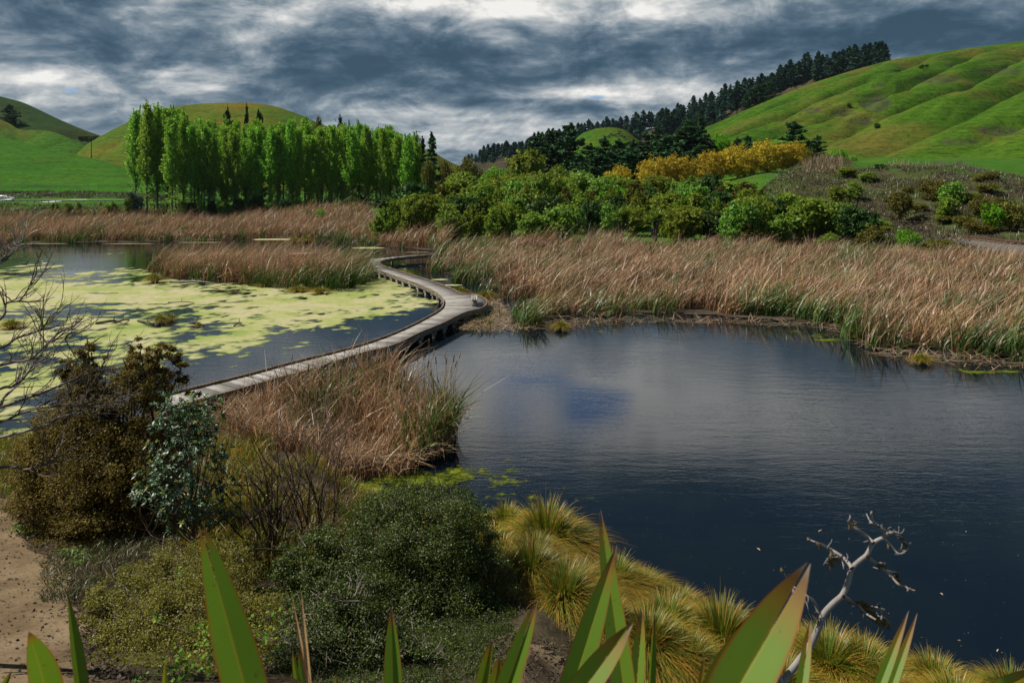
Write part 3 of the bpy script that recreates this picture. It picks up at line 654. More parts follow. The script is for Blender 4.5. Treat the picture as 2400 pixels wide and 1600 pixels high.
weed([(1920, 787, 28, 5, .75), (1945, 797, 36, 4, .9), (1860, 778, 30, 4, .4), (2250, 866, 26, 4, .85), (2290, 873, 60, 5, .85), (2360, 870, 40, 5, .7), (2220, 855, 20, 3, .5), (1580, 789, 18, 3, .55), (1395, 777, 40, 3, .5)],
     (-2, 30, 30, 48), 'small yellow-green weed patches floating along the right reed edge', st=.2)

# ---------------------------------------------------------------- reed beds
def wpoly(px): return np.array([P(u, v)[:2] for u, v in px])
def samp(poly, n):
    lo, hi_ = poly.min(0), poly.max(0); out = []; tot = 0
    while tot < n:
        q = lo + (hi_ - lo) * rng.random((n * 2, 2)); q = q[inpoly(q[:, 0], q[:, 1], poly)]
        out.append(q); tot += len(q)
    return np.concatenate(out)[:n]
def area(p): return abs(np.sum(p[:, 0] * np.roll(p[:, 1], -1) - p[:, 1] * np.roll(p[:, 0], -1))) / 2
def edged(q, poly):
    """distance to the outline"""
    d = np.full(len(q), 1e9)
    for i in range(len(poly)):
        a, b = poly[i], poly[(i + 1) % len(poly)]; ab = b - a
        k = np.clip(((q - a) @ ab) / (ab @ ab + 1e-9), 0, 1); d = np.minimum(d, np.linalg.norm(q - a - k[:, None] * ab, axis=1))
    return d
M['litter'] = plain('dead_reed_litter', [(.025, .018, .011), (.055, .040, .024), (.11, .08, .05)], 1.2, .95, .03)
M['straw'] = plantmat('dead_straw', [(.20, .125, .07), (.34, .235, .14), (.45, .34, .22), (.12, .07, .04)], .2, .03, .5, gain=1.0)
def bank(poly, seed, z=.03, st=.5):
    lo, hi_ = poly.min(0) - 1, poly.max(0) + 1; nx, ny = ((hi_ - lo) / st).astype(int) + 1
    xg, yg = np.meshgrid(lo[0] + (np.arange(nx) + .5) * st, lo[1] + (np.arange(ny) + .5) * st, indexing='ij')
    q = np.stack([xg.ravel(), yg.ravel()], 1)
    k = inpoly(q[:, 0], q[:, 1], poly) & (edged(q, poly) > 1.0 + 1.8 * fbm(q[:, 0] / 2, q[:, 1] / 2, seed, 3))
    o = sheet('reed_bank', k.reshape(nx, ny), lo[0], lo[1], st, z, M['litter'], None, .6); tag(o, kind='structure')
def reeds(poly, dens, h0, h1, wd, lab, seed, green=.25, lean=(.7, .0), S=4, gpatch=5.0, thr=.40, edge_g=.5, under=.35, fall=None, gz=False, hf=None, tuft=26, tsig=.26, ragged=0):
    n = int(area(poly) * dens); nt_ = max(8, n // tuft); tc = samp(poly, nt_); ti = rng.integers(0, nt_, n)
    q = tc[ti] + rng.normal(0, tsig, (n, 2)); tr_ = rng.random(nt_); tl = rng.normal(0, 1, (nt_, 2)); loose = rng.random(n) < .3; q[loose] = samp(poly, int(loose.sum()))
    ok = inpoly(q[:, 0], q[:, 1], poly); q, ti = q[ok], ti[ok]; n = len(q)
    ed = edged(q, poly)
    cl = .6 * fbm(q[:, 0] / 2.6, q[:, 1] / 2.6, seed, 3) + .4 * fbm(q[:, 0] / .7, q[:, 1] / .7, seed + 31, 2)
    keep = (cl > thr * np.clip(1.25 - ed / 4, 1, 1.25))
    if fall: keep &= rng.random(n) < np.clip((fall / q[:, 1]) ** 1.5, 0, 1)
    if ragged: keep &= ed > ragged * (fbm(q[:, 0] / 2.8, q[:, 1] / 2.8, seed + 40, 3) - .40)
    q, ed, cl, ti = q[keep], ed[keep], cl[keep], ti[keep]; n = len(q)
    big = fbm(q[:, 0] / 9, q[:, 1] / 9, seed + 4, 3)
    med = fbm(q[:, 0] / 1.5, q[:, 1] / 1.5, seed + 20, 2)
    h = (h0 + (h1 - h0) * rng.random(n)) * (.47 + 1.05 * big) * (.55 + .90 * med)
    h *= .72 + .5 * tr_[ti]
    if hf is not None: h *= hf(q) * (.66 + .34 * np.clip(ed / 2.0, 0, 1))
    lo = rng.random(n) < under; h[lo] *= .55
    gp = fbm(q[:, 0] / gpatch, q[:, 1] / gpatch, seed + 8, 3) + edge_g * .35 * np.exp(-ed / 1.5)
    g = (rng.random(n) < np.clip((gp - .5) * 3.2 + green + (tr_[ti] * 7 % 1 - .5) * .7, .03, .92)).astype(float)
    h = np.where(g > .5, h * .86, h)
    gust = fbm(q[:, 0] / 6, q[:, 1] / 6, seed + 12, 2)
    L_ = np.stack([lean[0] * (.35 + 1.3 * gust) * h * .5 + rng.normal(0, .27, n) * h, lean[1] * h * .4 + rng.normal(0, .22, n) * h], 1)
    L_ += tl[ti] * h[:, None] * .20
    L_[lo] += rng.normal(0, .35, (lo.sum(), 2)) * h[lo][:, None]
    dr = np.clip(rng.normal(.12, .12, n) + .22 * (rng.random(n) < .3), 0, .7)
    w_ = wd * (.6 + .8 * rng.random(n)); bd = rng.random(n) < .07; w_[bd] *= 1.7; dr[bd] += .25; L_[bd] *= 1.35
    z = np.maximum(G(q[:, 0], q[:, 1]), -.02) if gz else np.full(n, -.02)
    V, Q, A = blades(np.column_stack([q, z]), h, L_, w_, dr, S, g=g)
    return tag(link('reeds', mesh('reeds', V, Q, M['reed'], A)), lab, 'reeds', kind='stuff')
def straw(poly, n, lab, ln=.9, z=.05, name='reed_litter', wd=.03):
    q = samp(poly, n); a = rng.random(n) * 2 * PI; l_ = ln * (.4 + rng.random(n))
    base = np.column_stack([q, z + .12 * rng.random(n)])
    V, Q, A = blades(base, rng.normal(.08, .12, n) * l_, np.stack([np.cos(a), np.sin(a)], 1) * l_[:, None], np.full(n, wd), np.zeros(n), 2, face=a + PI / 2, pw=1.1)
    return tag(link(name, mesh(name, V, Q, M['straw'], A)), lab, 'litter', kind='stuff')

right = wpoly([(1004, 640), (1045, 661), (1108, 683), (1160, 700), (1190, 735), (1203, 775), (1240, 777), (1300, 768), (1335, 757), (1480, 750), (1600, 748), (1760, 755), (1900, 763), (1955, 770), (1975, 800), (2060, 826), (2130, 838), (2250, 842), (2400, 860), (2560, 880), (2560, 625), (2400, 612), (2200, 603), (2000, 592), (1700, 580), (1400, 573), (1200, 571), (1060, 577), (1000, 590), (1012, 600), (990, 618)])
far = wpoly([(-60, 573), (150, 571), (300, 570), (480, 567), (610, 559), (690, 563), (800, 575), (880, 579), (985, 590), (1040, 592), (1080, 578), (1000, 556), (900, 530), (860, 512), (760, 504), (640, 506), (520, 520), (300, 522), (-60, 522)])
isle = wpoly([(338, 634), (350, 655), (400, 662), (520, 668), (600, 673), (680, 686), (760, 690), (830, 686), (866, 672), (868, 650), (840, 628), (780, 618), (640, 612), (480, 612), (380, 618)])
clump = np.array([(-7.6, 29.6), (-9.6, 28.0), (-9.4, 25.6), (-6.2, 23.4), (-4.2, 22.6), (-2.7, 22.7), (-1.9, 23.6), (-1.75, 25.5), (-2.6, 27.6), (-3.8, 29.6), (-4.6, 31.0), (-6.2, 30.6)])
lm_ = wpoly([(1085, 735), (1110, 715), (1165, 705), (1200, 740), (1205, 776), (1150, 782), (1085, 778), (1065, 772)])
bank(right, 61); bank(far, 62, .03, .9); bank(isle, 63); bank(clump, 64, .05, .3)
reeds(right, 60, 1.25, 2.15, .042, 'broad bed of tan wind-bent reeds behind the open water at right', 71, green=.34, lean=(.8, .1), fall=50, edge_g=1.0, gpatch=4.0, ragged=11)
reeds(lm_, 9, .4, .9, .035, 'sparse young reed shoots on the litter mat by the boardwalk bend', 78, green=.5, lean=(.1, 0), thr=.35)
reeds(far, 14, 1.8, 2.7, .060, 'far band of russet reeds across the middle of the wetland', 72, green=.06, lean=(.5, 0), S=3, fall=125, ragged=12, edge_g=1.3)
reeds(isle, 62, 1.5, 2.6, .042, 'reed island in the left pond beside the boardwalk', 73, green=.34, lean=(.75, 0), ragged=5, edge_g=.8)
reeds(clump, 150, 1.5, 2.45, .030, 'near clump of cattails and dead reeds below the boardwalk', 74, green=.05, lean=(.15, 0), S=5, edge_g=.2, gpatch=2.2, thr=.22, under=.45, hf=lambda q: np.clip(.55 + .5 * np.clip((q[:, 1] - 23.2 + np.clip(-(q[:, 0] + 6.2), 0, 3) * -.6 + np.clip(q[:, 0] + 4, 0, 2) * 1.5) / 3.2, 0, 1), .5, 1.05))
tg = np.array([(-9.8, 26.6), (-8.2, 23.4), (-6.4, 21.8), (-4.6, 21.4), (-3.0, 21.8), (-2.4, 22.6), (-3.2, 24.2), (-5.2, 25.6), (-7.4, 26.8)])
reeds(tg, 170, .7, 1.5, .020, 'low tangle of dead grey-brown reed on the near side of the cattail clump', 77, green=-.12, lean=(.1, 0), S=4, edge_g=0, thr=.2, under=1.0, gz=True)
ce = np.array([(-3.6, 22.8), (-2.7, 22.7), (-1.9, 23.6), (-1.7, 25.5), (-2.5, 27.4), (-3.0, 26), (-2.9, 24.2)])
reeds(ce, 130, 1.7, 2.35, .030, 'bright green cattail blades at the water edge of the near clump', 75, green=1.3, lean=(.3, 0), S=5, thr=.2, under=.1)
# far bank reeds under the poplars (height follows the shore)
fb = np.array([W(u, 500, d)[:2] for u, d in [(-80, 203), (500, 203), (600, 200), (760, 165), (870, 128), (880, 160), (860, 206), (500, 212), (230, 212), (-80, 209)]])
reeds(fb, 7, 1.6, 2.7, .085, 'brown reed fringe along the far shore below the poplars', 76, green=-.02, lean=(.4, 0), S=3, gz=True)
lm = wpoly([(1085, 735), (1110, 715), (1165, 705), (1200, 740), (1205, 776), (1150, 782), (1085, 778), (1065, 772)])
bank(lm, 65, .035, .25)
straw(lm, 1700, 'floating mat of broken reed litter beside the boardwalk bend', .6)
straw(wpoly([(1200, 780), (1480, 758), (1760, 764), (1960, 778), (2060, 838), (2400, 872), (2400, 850), (2060, 822), (1960, 762), (1700, 750), (1400, 752), (1200, 765)]), 700, 'fallen pale reed stems along the right water edge', 1.2)
straw(clump * np.array([1.03, 1.0]) + np.array([0, -.3]), 5200, 'tangle of dead reed stems at the foot of the near clump', .9, .25, wd=.022)
straw(isle, 900, 'broken stems around the foot of the reed island', 1.0)

# cattail heads on the near clump
mb = MB(); me_ = MB()
for k in range(26):
    x, y = samp(ce if k < 15 else clump, 1)[0]; h = rng.uniform(2.1, 2.75); lx, ly = rng.normal(.12, .18), rng.normal(0, .15)
    p0 = np.array([x, y, 0]); p1 = np.array([x + lx * .5, y + ly * .5, h * .7]); p2 = np.array([x + lx, y + ly, h])
    t_ = empty('cattail_stalk', p0, label='thin cattail stalk with a brown seed head rising from the near clump', cat='cattail', group='cattail stalks of the near clump')
    MB().tube(spline([p0, p1, p2], 6) - p0, [.008] * 6, 4).build('stem', M['straw'], t_)
    dd = unit(p2 - p1); MB().tube([p2 - dd * .22 - p0, p2 - dd * .2 - p0, p2 - p0, p2 + dd * .02 - p0], [.008, .018, .017, .006], 6).build('seed_head', M['log'] if k % 2 else M['straw'], t_)
# ---------------------------------------------------------------- tree kinds (meshes shared by the copies)
def trunkmesh(name, h, r0, r1, lean=.03, limbs=0, mat=None, seed=0, n=6, lr=(.25, .9), spread=.25):
    r = np.random.default_rng(seed); mb = MB()
    pts = np.array([[0, 0, -.3]] + [[r.normal(0, lean) * k * h / 5, r.normal(0, lean) * k * h / 5, h * k / 5] for k in range(1, 6)])
    sp = spline(pts, 9); mb.tube(sp, np.linspace(r0, r1, 9), n)
    for _ in range(limbs):
        k = r.uniform(*lr); p = np.array([np.interp(k, np.linspace(0, 1, 9), sp[:, j]) for j in range(3)])
        a = r.random() * 2 * PI; L_ = h * spread * r.uniform(.6, 1.2) * (1.1 - k * .6)
        e = p + np.array([math.cos(a) * L_ * .7, math.sin(a) * L_ * .7, L_ * .8]); mid = (p + e) / 2 + np.array([0, 0, -.08 * L_])
        rr = np.interp(k, [0, 1], [r0, r1]) * .5
        mb.tube(spline([p, mid, e], 5), np.linspace(rr, rr * .3, 5), 4)
    return mb.mesh(name, mat or M['bark'])
def poplar_meshes(seed, h=1.0):
    """a column of rising branches, 26 m tall and 6 m wide, several pointed leaders"""
    r = np.random.default_rng(seed); Hh = 26.0; C = []; N = []
    nb = 105
    z0 = r.uniform(.12, .28)
    for i in range(nb):
        k = z0 + (1 - z0) * (i / nb) ** .9; L_ = Hh * (.16 * (1 - k) ** .65 + .035) * r.uniform(.6, 1.25)
        a = r.random() * 2 * PI; b = np.array([0, 0, k * Hh * .93]); 
        e = b + np.array([math.cos(a) * L_ * .62, math.sin(a) * L_ * .62, L_ * 1.15])
        n = int(38 * (.5 + L_ / 3)); q = r.random(n) ** .8
        c = b + (e - b) * q[:, None] + r.normal(size=(n, 3)) * np.array([.42, .42, .55]) * (.35 + .5 * np.sin(PI * np.clip(q, .1, .9)))[:, None]
        C.append(c); N.append(unit(r.normal(size=(n, 3)) + np.array([math.cos(a) * .6, math.sin(a) * .6, .3])))
    for _ in range(r.integers(2, 5)):                       # leaders
        x, y, zt = r.normal(0, .75), r.normal(0, .75), r.uniform(.9, 1.02) * Hh; n = 130
        q = r.random(n); C.append(np.stack([x * (.3 + .7 * q), y * (.3 + .7 * q), zt - (1 - q) * 5.5], 1) + r.normal(size=(n, 3)) * np.array([.5, .5, .3]) * (1.05 - q)[:, None]); N.append(unit(r.normal(size=(n, 3))))
    for _ in range(14):                                     # shoots low on the trunk
        z = r.uniform(.02, .25) * Hh; a = r.random() * 2 * PI; n = 14
        C.append(np.array([math.cos(a) * .8, math.sin(a) * .8, z]) + r.normal(size=(n, 3)) * .4); N.append(unit(r.normal(size=(n, 3))))
    C = np.concatenate(C); N = np.concatenate(N)
    V, Q = leaves(C, N, (.13 + .09 * r.random(len(C))) * .92, 1.2, r)
    return trunkmesh('trunk', Hh * .95, .26, .06, .012, 16, M['palebark'], seed, 6, (.15, .9), .14), mesh('crown', V, Q, M['poplar'])
def conifer_meshes(seed, mat, wid=.22, tiers=13, n=2600, size=.28, ragged=.25, base=.12, Hh=14., droop=.1, top=.9):
    r = np.random.default_rng(seed); C = []; N = []
    for i in range(tiers):
        k = base + (1 - base) * (i + r.uniform(-.3, .3)) / tiers; k = min(max(k, base), .98)
        R = Hh * wid * (1 - k) ** top * 1.25 + .25
        for j in range(r.integers(5, 9)):
            a = r.random() * 2 * PI; L_ = R * r.uniform(1 - ragged * 1.6, 1 + ragged)
            e = np.array([math.cos(a) * L_, math.sin(a) * L_, k * Hh + L_ * (.30 - droop * 2)])
            m_ = max(6, int(n / tiers / 7)); q = r.random(m_) ** .7
            c = np.array([0, 0, k * Hh]) + (e - [0, 0, k * Hh]) * q[:, None]; c = c + r.normal(size=(m_, 3)) * np.array([.22, .22, .16]) * Hh * .05 * (.5 + q)[:, None]
            c[:, 2] -= droop * L_ * q ** 2
            C.append(c); N.append(unit(r.normal(size=(m_, 3)) * .8 + np.array([math.cos(a) * .3, math.sin(a) * .3, .8])))
    q = r.random(60); C.append(np.stack([r.normal(0, .12, 60) * (1.1 - q) * 3, r.normal(0, .12, 60) * (1.1 - q) * 3, Hh * (.86 + .16 * q)], 1)); N.append(unit(r.normal(size=(60, 3))))
    C = np.concatenate(C); N = np.concatenate(N)
    V, Q = leaves(C, N, size * (.6 + .8 * r.random(len(C))), 1.7, r)
    return trunkmesh('trunk', Hh * .96, Hh * .018, Hh * .003, .006, 8, M['bark'], seed, 6, (.2, .9), .1), mesh('crown', V, Q, mat)
def shrub_meshes(seed, mat, n=4600, size=.052, lob=6, clumps=110, up=.5, sig=.20, shell=.5, asp=1.3, flat=1.0, bark=None, stems=5):
    """dome about 2 m wide and 1.6 m tall on short stems"""
    r = np.random.default_rng(seed); L_ = [(0, 0, .85 * flat, .75, .75, .72 * flat)]
    for _ in range(lob):
        a = r.random() * 2 * PI; d = r.uniform(.25, .62); s = r.uniform(.32, .55)
        L_.append((math.cos(a) * d, math.sin(a) * d, r.uniform(.42, 1.22) * flat, s, s, s * .95 * flat))
    C, N = lobes_cloud(L_, n, clumps, sig, shell, up, -.8, r); C[:, 2] = np.maximum(C[:, 2], .02)
    V, Q = leaves(C, N, size * (.6 + .8 * r.random(n)), asp, r)
    mb = MB()
    for _ in range(stems):
        a = r.random() * 2 * PI; d = r.uniform(.2, .55)
        mb.tube(spline([[math.cos(a) * .05, math.sin(a) * .05, -.15], [math.cos(a) * d * .4, math.sin(a) * d * .4, .5 * flat], [math.cos(a) * d, math.sin(a) * d, 1.15 * flat]], 5), np.linspace(.045, .012, 5), 4)
    return mb.mesh('trunk', bark or M['bark']), mesh('crown', V, Q, mat)
def feather_meshes(seed, mat, n=4400, size=.036):
    """upright bush of feathery pointed sprays"""
    r = np.random.default_rng(seed); C = []; N = []
    for _ in range(34):
        a = r.random() * 2 * PI; d = r.uniform(0, .75) ; top = np.array([math.cos(a) * d, math.sin(a) * d, r.uniform(.9, 1.75) * (1 - .35 * d)])
        b = np.array([math.cos(a) * d * .35, math.sin(a) * d * .35, .15]); m_ = n // 34; q = r.random(m_)
        C.append(b + (top - b) * q[:, None] + r.normal(size=(m_, 3)) * np.array([.15, .15, .09]) * (1.15 - q)[:, None]); N.append(unit(r.normal(size=(m_, 3)) + np.array([math.cos(a) * .4, math.sin(a) * .4, .5])))
    C = np.concatenate(C); N = np.concatenate(N); C[:, 2] = np.maximum(C[:, 2], .02)
    V, Q = leaves(C, N, size * (.6 + .8 * r.random(len(C))), 1.8, r)
    return trunkmesh('trunk', 1.4, .05, .012, .02, 7, M['bark'], seed, 4, (.1, .7), .4), mesh('crown', V, Q, mat)
def cabbage_meshes(seed):
    r = np.random.default_rng(seed); mb = MB(); B = []; Hs = []; Ls = []
    tops = [np.array([r.normal(0, .35), r.normal(0, .35), r.uniform(1.0, 1.6)]) for _ in range(4)]
    for e in tops:
        mb.tube(spline([[0, 0, -.2], [e[0] * .3, e[1] * .3, .5], e], 6), np.linspace(.10, .06, 6), 6)
        n = 110; B.append(np.repeat(e[None], n, 0)); el = r.uniform(-.5, 1.2, n); a = r.random(n) * 2 * PI; L_ = r.uniform(.45, .7, n)
        Hs.append(L_ * np.sin(el)); Ls.append(np.stack([np.cos(a), np.sin(a)], 1) * (L_ * np.cos(el))[:, None])
    B = np.concatenate(B); Ls = np.concatenate(Ls); Hs = np.concatenate(Hs)
    V, Q, A = blades(B, Hs, Ls, np.full(len(B), .05), np.full(len(B), .25), 3, face=np.arctan2(Ls[:, 1], Ls[:, 0]) + PI / 2, pw=1.15)
    return mb.mesh('trunk', M['bark']), mesh('crown', V, Q, M['cabbage'])
def willow_meshes(seed):
    r = np.random.default_rng(seed); L_ = [(0, 0, .72, .85, .85, .78)] + [(math.cos(a) * .5, math.sin(a) * .5, .62 + .2 * r.random(), .5, .5, .62) for a in np.arange(5) * 1.26 + r.random()]
    C, N = lobes_cloud(L_, 6000, 340, .12, .6, .4, -.8, r); C[:, 2] = np.maximum(C[:, 2], .08)
    V, Q = leaves(C, N, .026 * (.6 + .8 * r.random(len(C))), 1.8, r)
    return trunkmesh('trunk', 1.1, .06, .015, .02, 12, M['bark'], seed, 5, (.15, .6), .55), mesh('crown', V, Q, M['willow'])

KIND = {
 'poplar': [poplar_meshes(100 + i) for i in range(7)],
 'pine': [conifer_meshes(200 + i, M['pine'], .19, 15, 950, .62, .45, .14, 22., .04, .8) for i in range(6)],
 'conifer': [conifer_meshes(220 + i, M['conifer'], (.30, .36, .27, .40)[i], 15, 5200, .27, .40, .03, 14., .05, .62) for i in range(4)],
 'cone': [conifer_meshes(240 + i, M['conifer'], .17, 16, 2600, .22, .25, .05, 14., .08) for i in range(2)],
 'willow': [willow_meshes(260 + i) for i in range(4)],
 'olive': [shrub_meshes(280 + i, M['olive']) for i in range(4)],
 'green': [shrub_meshes(300 + i, M['greenleaf'], 4600, .05) for i in range(4)],
 'brown': [shrub_meshes(320 + i, M['brownleaf'], 3600, .04, stems=9) for i in range(3)],
 'lime': [shrub_meshes(340 + i, M['lime'], 3600, .04) for i in range(3)],
 'grey': [shrub_meshes(360 + i, M['greyleaf'], 2200, .055) for i in range(2)],
 'dark': [shrub_meshes(380 + i, M['darkleaf'], 4400, .052) for i in range(3)],
 'feather': [feather_meshes(400 + i, M['olive']) for i in range(4)],
 'featherbrown': [feather_meshes(420 + i, M['brownleaf']) for i in range(2)],
 'cabbage': [cabbage_meshes(440 + i) for i in range(2)],
}
NAT = {'poplar': (26, 7), 'pine': (22, 8), 'conifer': (14, 8), 'cone': (14, 5), 'willow': (1.5, 2.3), 'cabbage': (1.75, 2.2), 'feather': (1.75, 1.9), 'featherbrown': (1.75, 1.9)}
cnt = 0
def tree(kind, name, p, h, wid, label, cat, group=None, parts=True, rz=None):
    """p = foot of the plant; h, wid = height and width in metres"""
    global cnt
    vs = KIND[kind]; tr, cr = vs[cnt % len(vs)]; cnt += 1
    nh, nw = NAT.get(kind, (1.65, 2.1))
    sc = (wid / nw, wid / nw, h / nh); rz = random.random() * 6.28 if rz is None else rz
    e = empty(name, p, rz, sc, label, cat, group)
    link('trunk', tr, e); link('crown', cr, e)
    return e
def ground_at(u, d):
    x = (u - UC) / F * d; return np.array([x, d, max(g1(x, d), 0) - .05])
def zt(v, d): return H - (v - VH) * d / F
def plant(kind, name, u, vtop, d, wpx, label, cat, group=None, z=None):
    """plant standing at depth d under picture column u, its top at row vtop, wpx wide"""
    p = ground_at(u, d)
    if z is not None: p[2] = z
    return tree(kind, name, p, zt(vtop, d) - p[2], wpx * d / F, label, cat, group)

# poplar grove: crown tops follow the outline of the grove
TOPU = [300, 325, 345, 365, 385, 410, 440, 480, 520, 560, 600, 650, 700, 750, 800, 840, 880, 915, 950, 985]
TOPV = [268, 250, 238, 240, 246, 252, 270, 280, 283, 288, 290, 286, 284, 298, 292, 292, 290, 296, 308, 322]
lead = [(318, 208, 250), (345, 205, 236), (368, 207, 240), (392, 206, 247)]
labs = ['tall bright poplar at the left edge of the grove', 'tallest poplar, second from the left edge of the grove', 'tall poplar, third from the left edge of the grove', 'tall poplar, fourth from the left edge of the grove']
for (u, d, v), l in zip(lead, labs): plant('poplar', 'poplar_tree', u, v, d, 66, l, 'tree', 'poplars of the grove')
pu = []
for row, (d0, n_, dv) in enumerate([(203, 23, 10), (209, 21, 4), (215, 20, 0), (221, 16, -2)]):
    for i in range(n_):
        u = 404 + (968 - 404) * (i + .5 * (row % 2)) / (n_ - .5) + random.gauss(0, 5); d = d0 + random.gauss(0, 1.2)
        v = np.interp(u, TOPU, TOPV) + dv + random.gauss(0, 7)
        lab = ('bright green poplar in the front row of the grove, its trunk seen' if row == 0 else 'bright green poplar standing inside the grove behind the front row')
        if row == 0 and i == n_ - 1: lab = 'bright green poplar at the right end of the grove front'
        plant('poplar', 'poplar_tree', u, v, d, random.uniform(48, 70), lab, 'tree', 'poplars of the grove')

# dark trees rising behind the grove
for k, u, v, d, wd, l in [('conifer', 534, 254, 240, 34, 'dark pine with a bushy head rising behind the poplars'), ('cone', 578, 246, 238, 20, 'thin dark spire pine behind the poplars, right of the bushy pine'), ('conifer', 606, 262, 236, 36, 'round dark tree head behind the poplars below the rounded hill'),
                          ('cone', 797, 272, 236, 26, 'dark pointed conifer behind the poplars where the hill drops'), ('cone', 818, 287, 238, 20, 'small pointed conifer beside the tall dark one behind the poplars'), ('cone', 840, 286, 236, 22, 'slender pointed conifer at the right of three behind the poplars'),
                          ('cone', 1012, 314, 200, 48, 'ragged dark conifer standing right of the poplar grove'), ('cone', 990, 322, 214, 30, 'thin bare-topped conifer tucked against the right end of the grove')]:
    plant(k, 'conifer_tree', u, v, d, wd, l, 'tree')
for u, v, d, wd, l in [(742, 277, 245, 46, 'brown-topped round tree behind the poplars at the hill foot'), (785, 286, 248, 40, 'smaller brown round tree behind the poplars beside the pointed conifer'), (1100, 368, 235, 80, 'round brown-grey tree left of the lime willow thicket'), (1045, 378, 225, 52, 'brown bushy tree at the hill edge right of the grove')]:
    plant('brown', 'round_tree', u, v, d, wd, l, 'tree')
plant('brown', 'dead_tree', 1004, 372, 196, 46, 'reddish brown dead tree under the ragged conifer', 'tree')
# pine on the dark left hill and trees in the left gap
p_ = hA.hitv(22, 292); tree('conifer', 'pine_tree', p_ - [0, 0, .5], 15, 12, 'lone dark pine on the dark green hill at far left', 'tree')
for i, u in enumerate((192, 206, 218, 228)):
    q_ = W(u, 331, 520); tree('dark', 'round_tree', [q_[0], 520, zt(333, 520)], 4.2, 5.5, 'small dark tree in the saddle between the two left hills', 'tree', 'dark trees in the left saddle')

# pines on the far ridge
RP = 'pines of the ridge plantation'
def ridge_pine(u, tq, h, lab):
    p_ = hF.at(u, tq); tree('pine', 'pine_tree', p_ - [0, 0, .4], h, h * random.uniform(.42, .62), lab, 'tree', RP)
n_ = 118
for i in range(n_):
    u = 1092 + (2085 - 1092) * (i / n_) + random.gauss(0, 3)
    ridge_pine(u, random.uniform(.94, 1.0), (12 + 6 * min(1, (u - 1090) / 250)) * random.uniform(.75, 1.15), 'dark blue-green pine along the skyline of the far ridge')
for i in range(150):
    u = random.choice([random.uniform(1130, 1520), random.uniform(1540, 1720), random.uniform(1780, 2080)])
    tq = random.uniform(.55, .95) if u < 1520 else (random.uniform(.82, .95) if u > 1700 else random.uniform(.70, .94))
    if u > 1780: tq = random.uniform(.88, .96)
    ridge_pine(u, tq, random.uniform(13, 18), 'dark blue-green pine on the ridge face below the skyline')
for u, v, h in [(1760, 250, 17), (1775, 245, 18), (1790, 240, 17), (1805, 234, 16), (1750, 256, 14), (1640, 300, 15), (1612, 304, 15)]:
    p_ = hG.hitv(u, v); tree('conifer', 'pine_tree', p_ - [0, 0, .4], h * .82, h * .55, 'dark pine clump tree on the upper edge of the grazed slope', 'tree', 'pines at the edge of the grazed slope')
for i in range(18):
    u = random.uniform(1655, 1770); p_ = hF.at(u, random.uniform(.5, .72)); tree('cone', 'young_pine_tree', p_, random.uniform(6, 9), 3, 'young yellow-green pine on the cleared ridge face', 'tree', 'young pines on the cleared face')

# dark conifers of the middle distance
big = [(1262, 312, 270, 64, 'left tree of the big dark pine group before the knoll'), (1296, 303, 265, 70, 'middle tree of the big dark pine group before the knoll'), (1338, 291, 262, 78, 'tallest tree of the big dark pine group, against the green knoll'), (1240, 335, 262, 50, 'short dark pine at the left foot of the big pine group')]
for u, v, d, wd, l in big: plant('conifer', 'pine_tree', u, v, d, wd, l, 'tree', 'big pine group before the knoll')
mid = [(1385, 338, 245, 44), (1418, 322, 250, 46), (1452, 328, 245, 50), (1400, 358, 225, 70), (1485, 330, 255, 44), (1516, 308, 270, 40), (1500, 340, 235, 66), (1535, 328, 262, 46), (1560, 318, 240, 60), (1606, 292, 245, 84), (1640, 302, 250, 60), (1470, 352, 228, 60), (1575, 345, 222, 60), (1640, 338, 225, 60), (1360, 362, 235, 44), (1665, 328, 240, 50), (1538, 300, 300, 30), (1612, 275, 310, 26), (1640, 272, 315, 30), (1440, 350, 232, 60)]
for u, v, d, wd in mid: plant('conifer', 'conifer_tree', u, v, d, wd * 1.3, 'dark spreading conifer in the belt between the knoll and the golden willows', 'tree', 'dark conifers of the middle belt')
for u, v, d, wd, l in [(1728, 324, 235, 46, 'short dark conifer just right of the lime tree'), (1752, 318, 238, 40, 'dark conifer with a ragged top above the golden willows'), (1700, 352, 230, 44, 'low dark conifer between the lime tree and the willows'), (1862, 287, 205, 88, 'broad round-headed dark conifer behind the right end of the golden willows'), (1916, 318, 205, 34, 'small dark conifer right of the round-headed one')]:
    plant('conifer', 'conifer_tree', u, v, d, wd, l, 'tree')
for k, u, v, d, wd, l in [('olive', 1232, 346, 215, 104, 'rounded olive-brown tree below the big pine group'), ('lime', 1165, 386, 205, 84, 'bright lime willow thicket left of the olive-brown tree'), ('lime', 1222, 404, 190, 60, 'lower lime bush in front of the olive-brown tree'), ('lime', 1690, 312, 240, 50, 'lime-yellow tree among the dark conifers'), ('lime', 1960, 345, 175, 62, 'bright green bush on the hump right of the golden willows'), ('lime', 1995, 362, 172, 34, 'little bright green bush beside the larger one on the hump'), ('olive', 1560, 318, 262, 40, 'pale olive tree glimpsed between the dark conifers')]:
    plant(k, 'leafy_tree', u, v, d, wd, l, 'tree')
for u, v, d, wd, l in [(1448, 388, 182, 86, 'small golden willow dome apart from the row'), (1530, 364, 186, 92, 'golden willow at the left end of the row'), (1592, 360, 188, 104, 'golden willow, second from the left in the row'), (1668, 352, 190, 90, 'golden willow in the middle of the row'), (1730, 338, 190, 110, 'tall golden willow, third from the right in the row'), (1800, 328, 190, 118, 'tallest golden willow, next to the right end of the row'), (1860, 330, 190, 90, 'golden willow at the right end of the row')]:
    plant('willow', 'willow_tree', u, v, d, wd, l, 'tree', 'golden willows in the row')

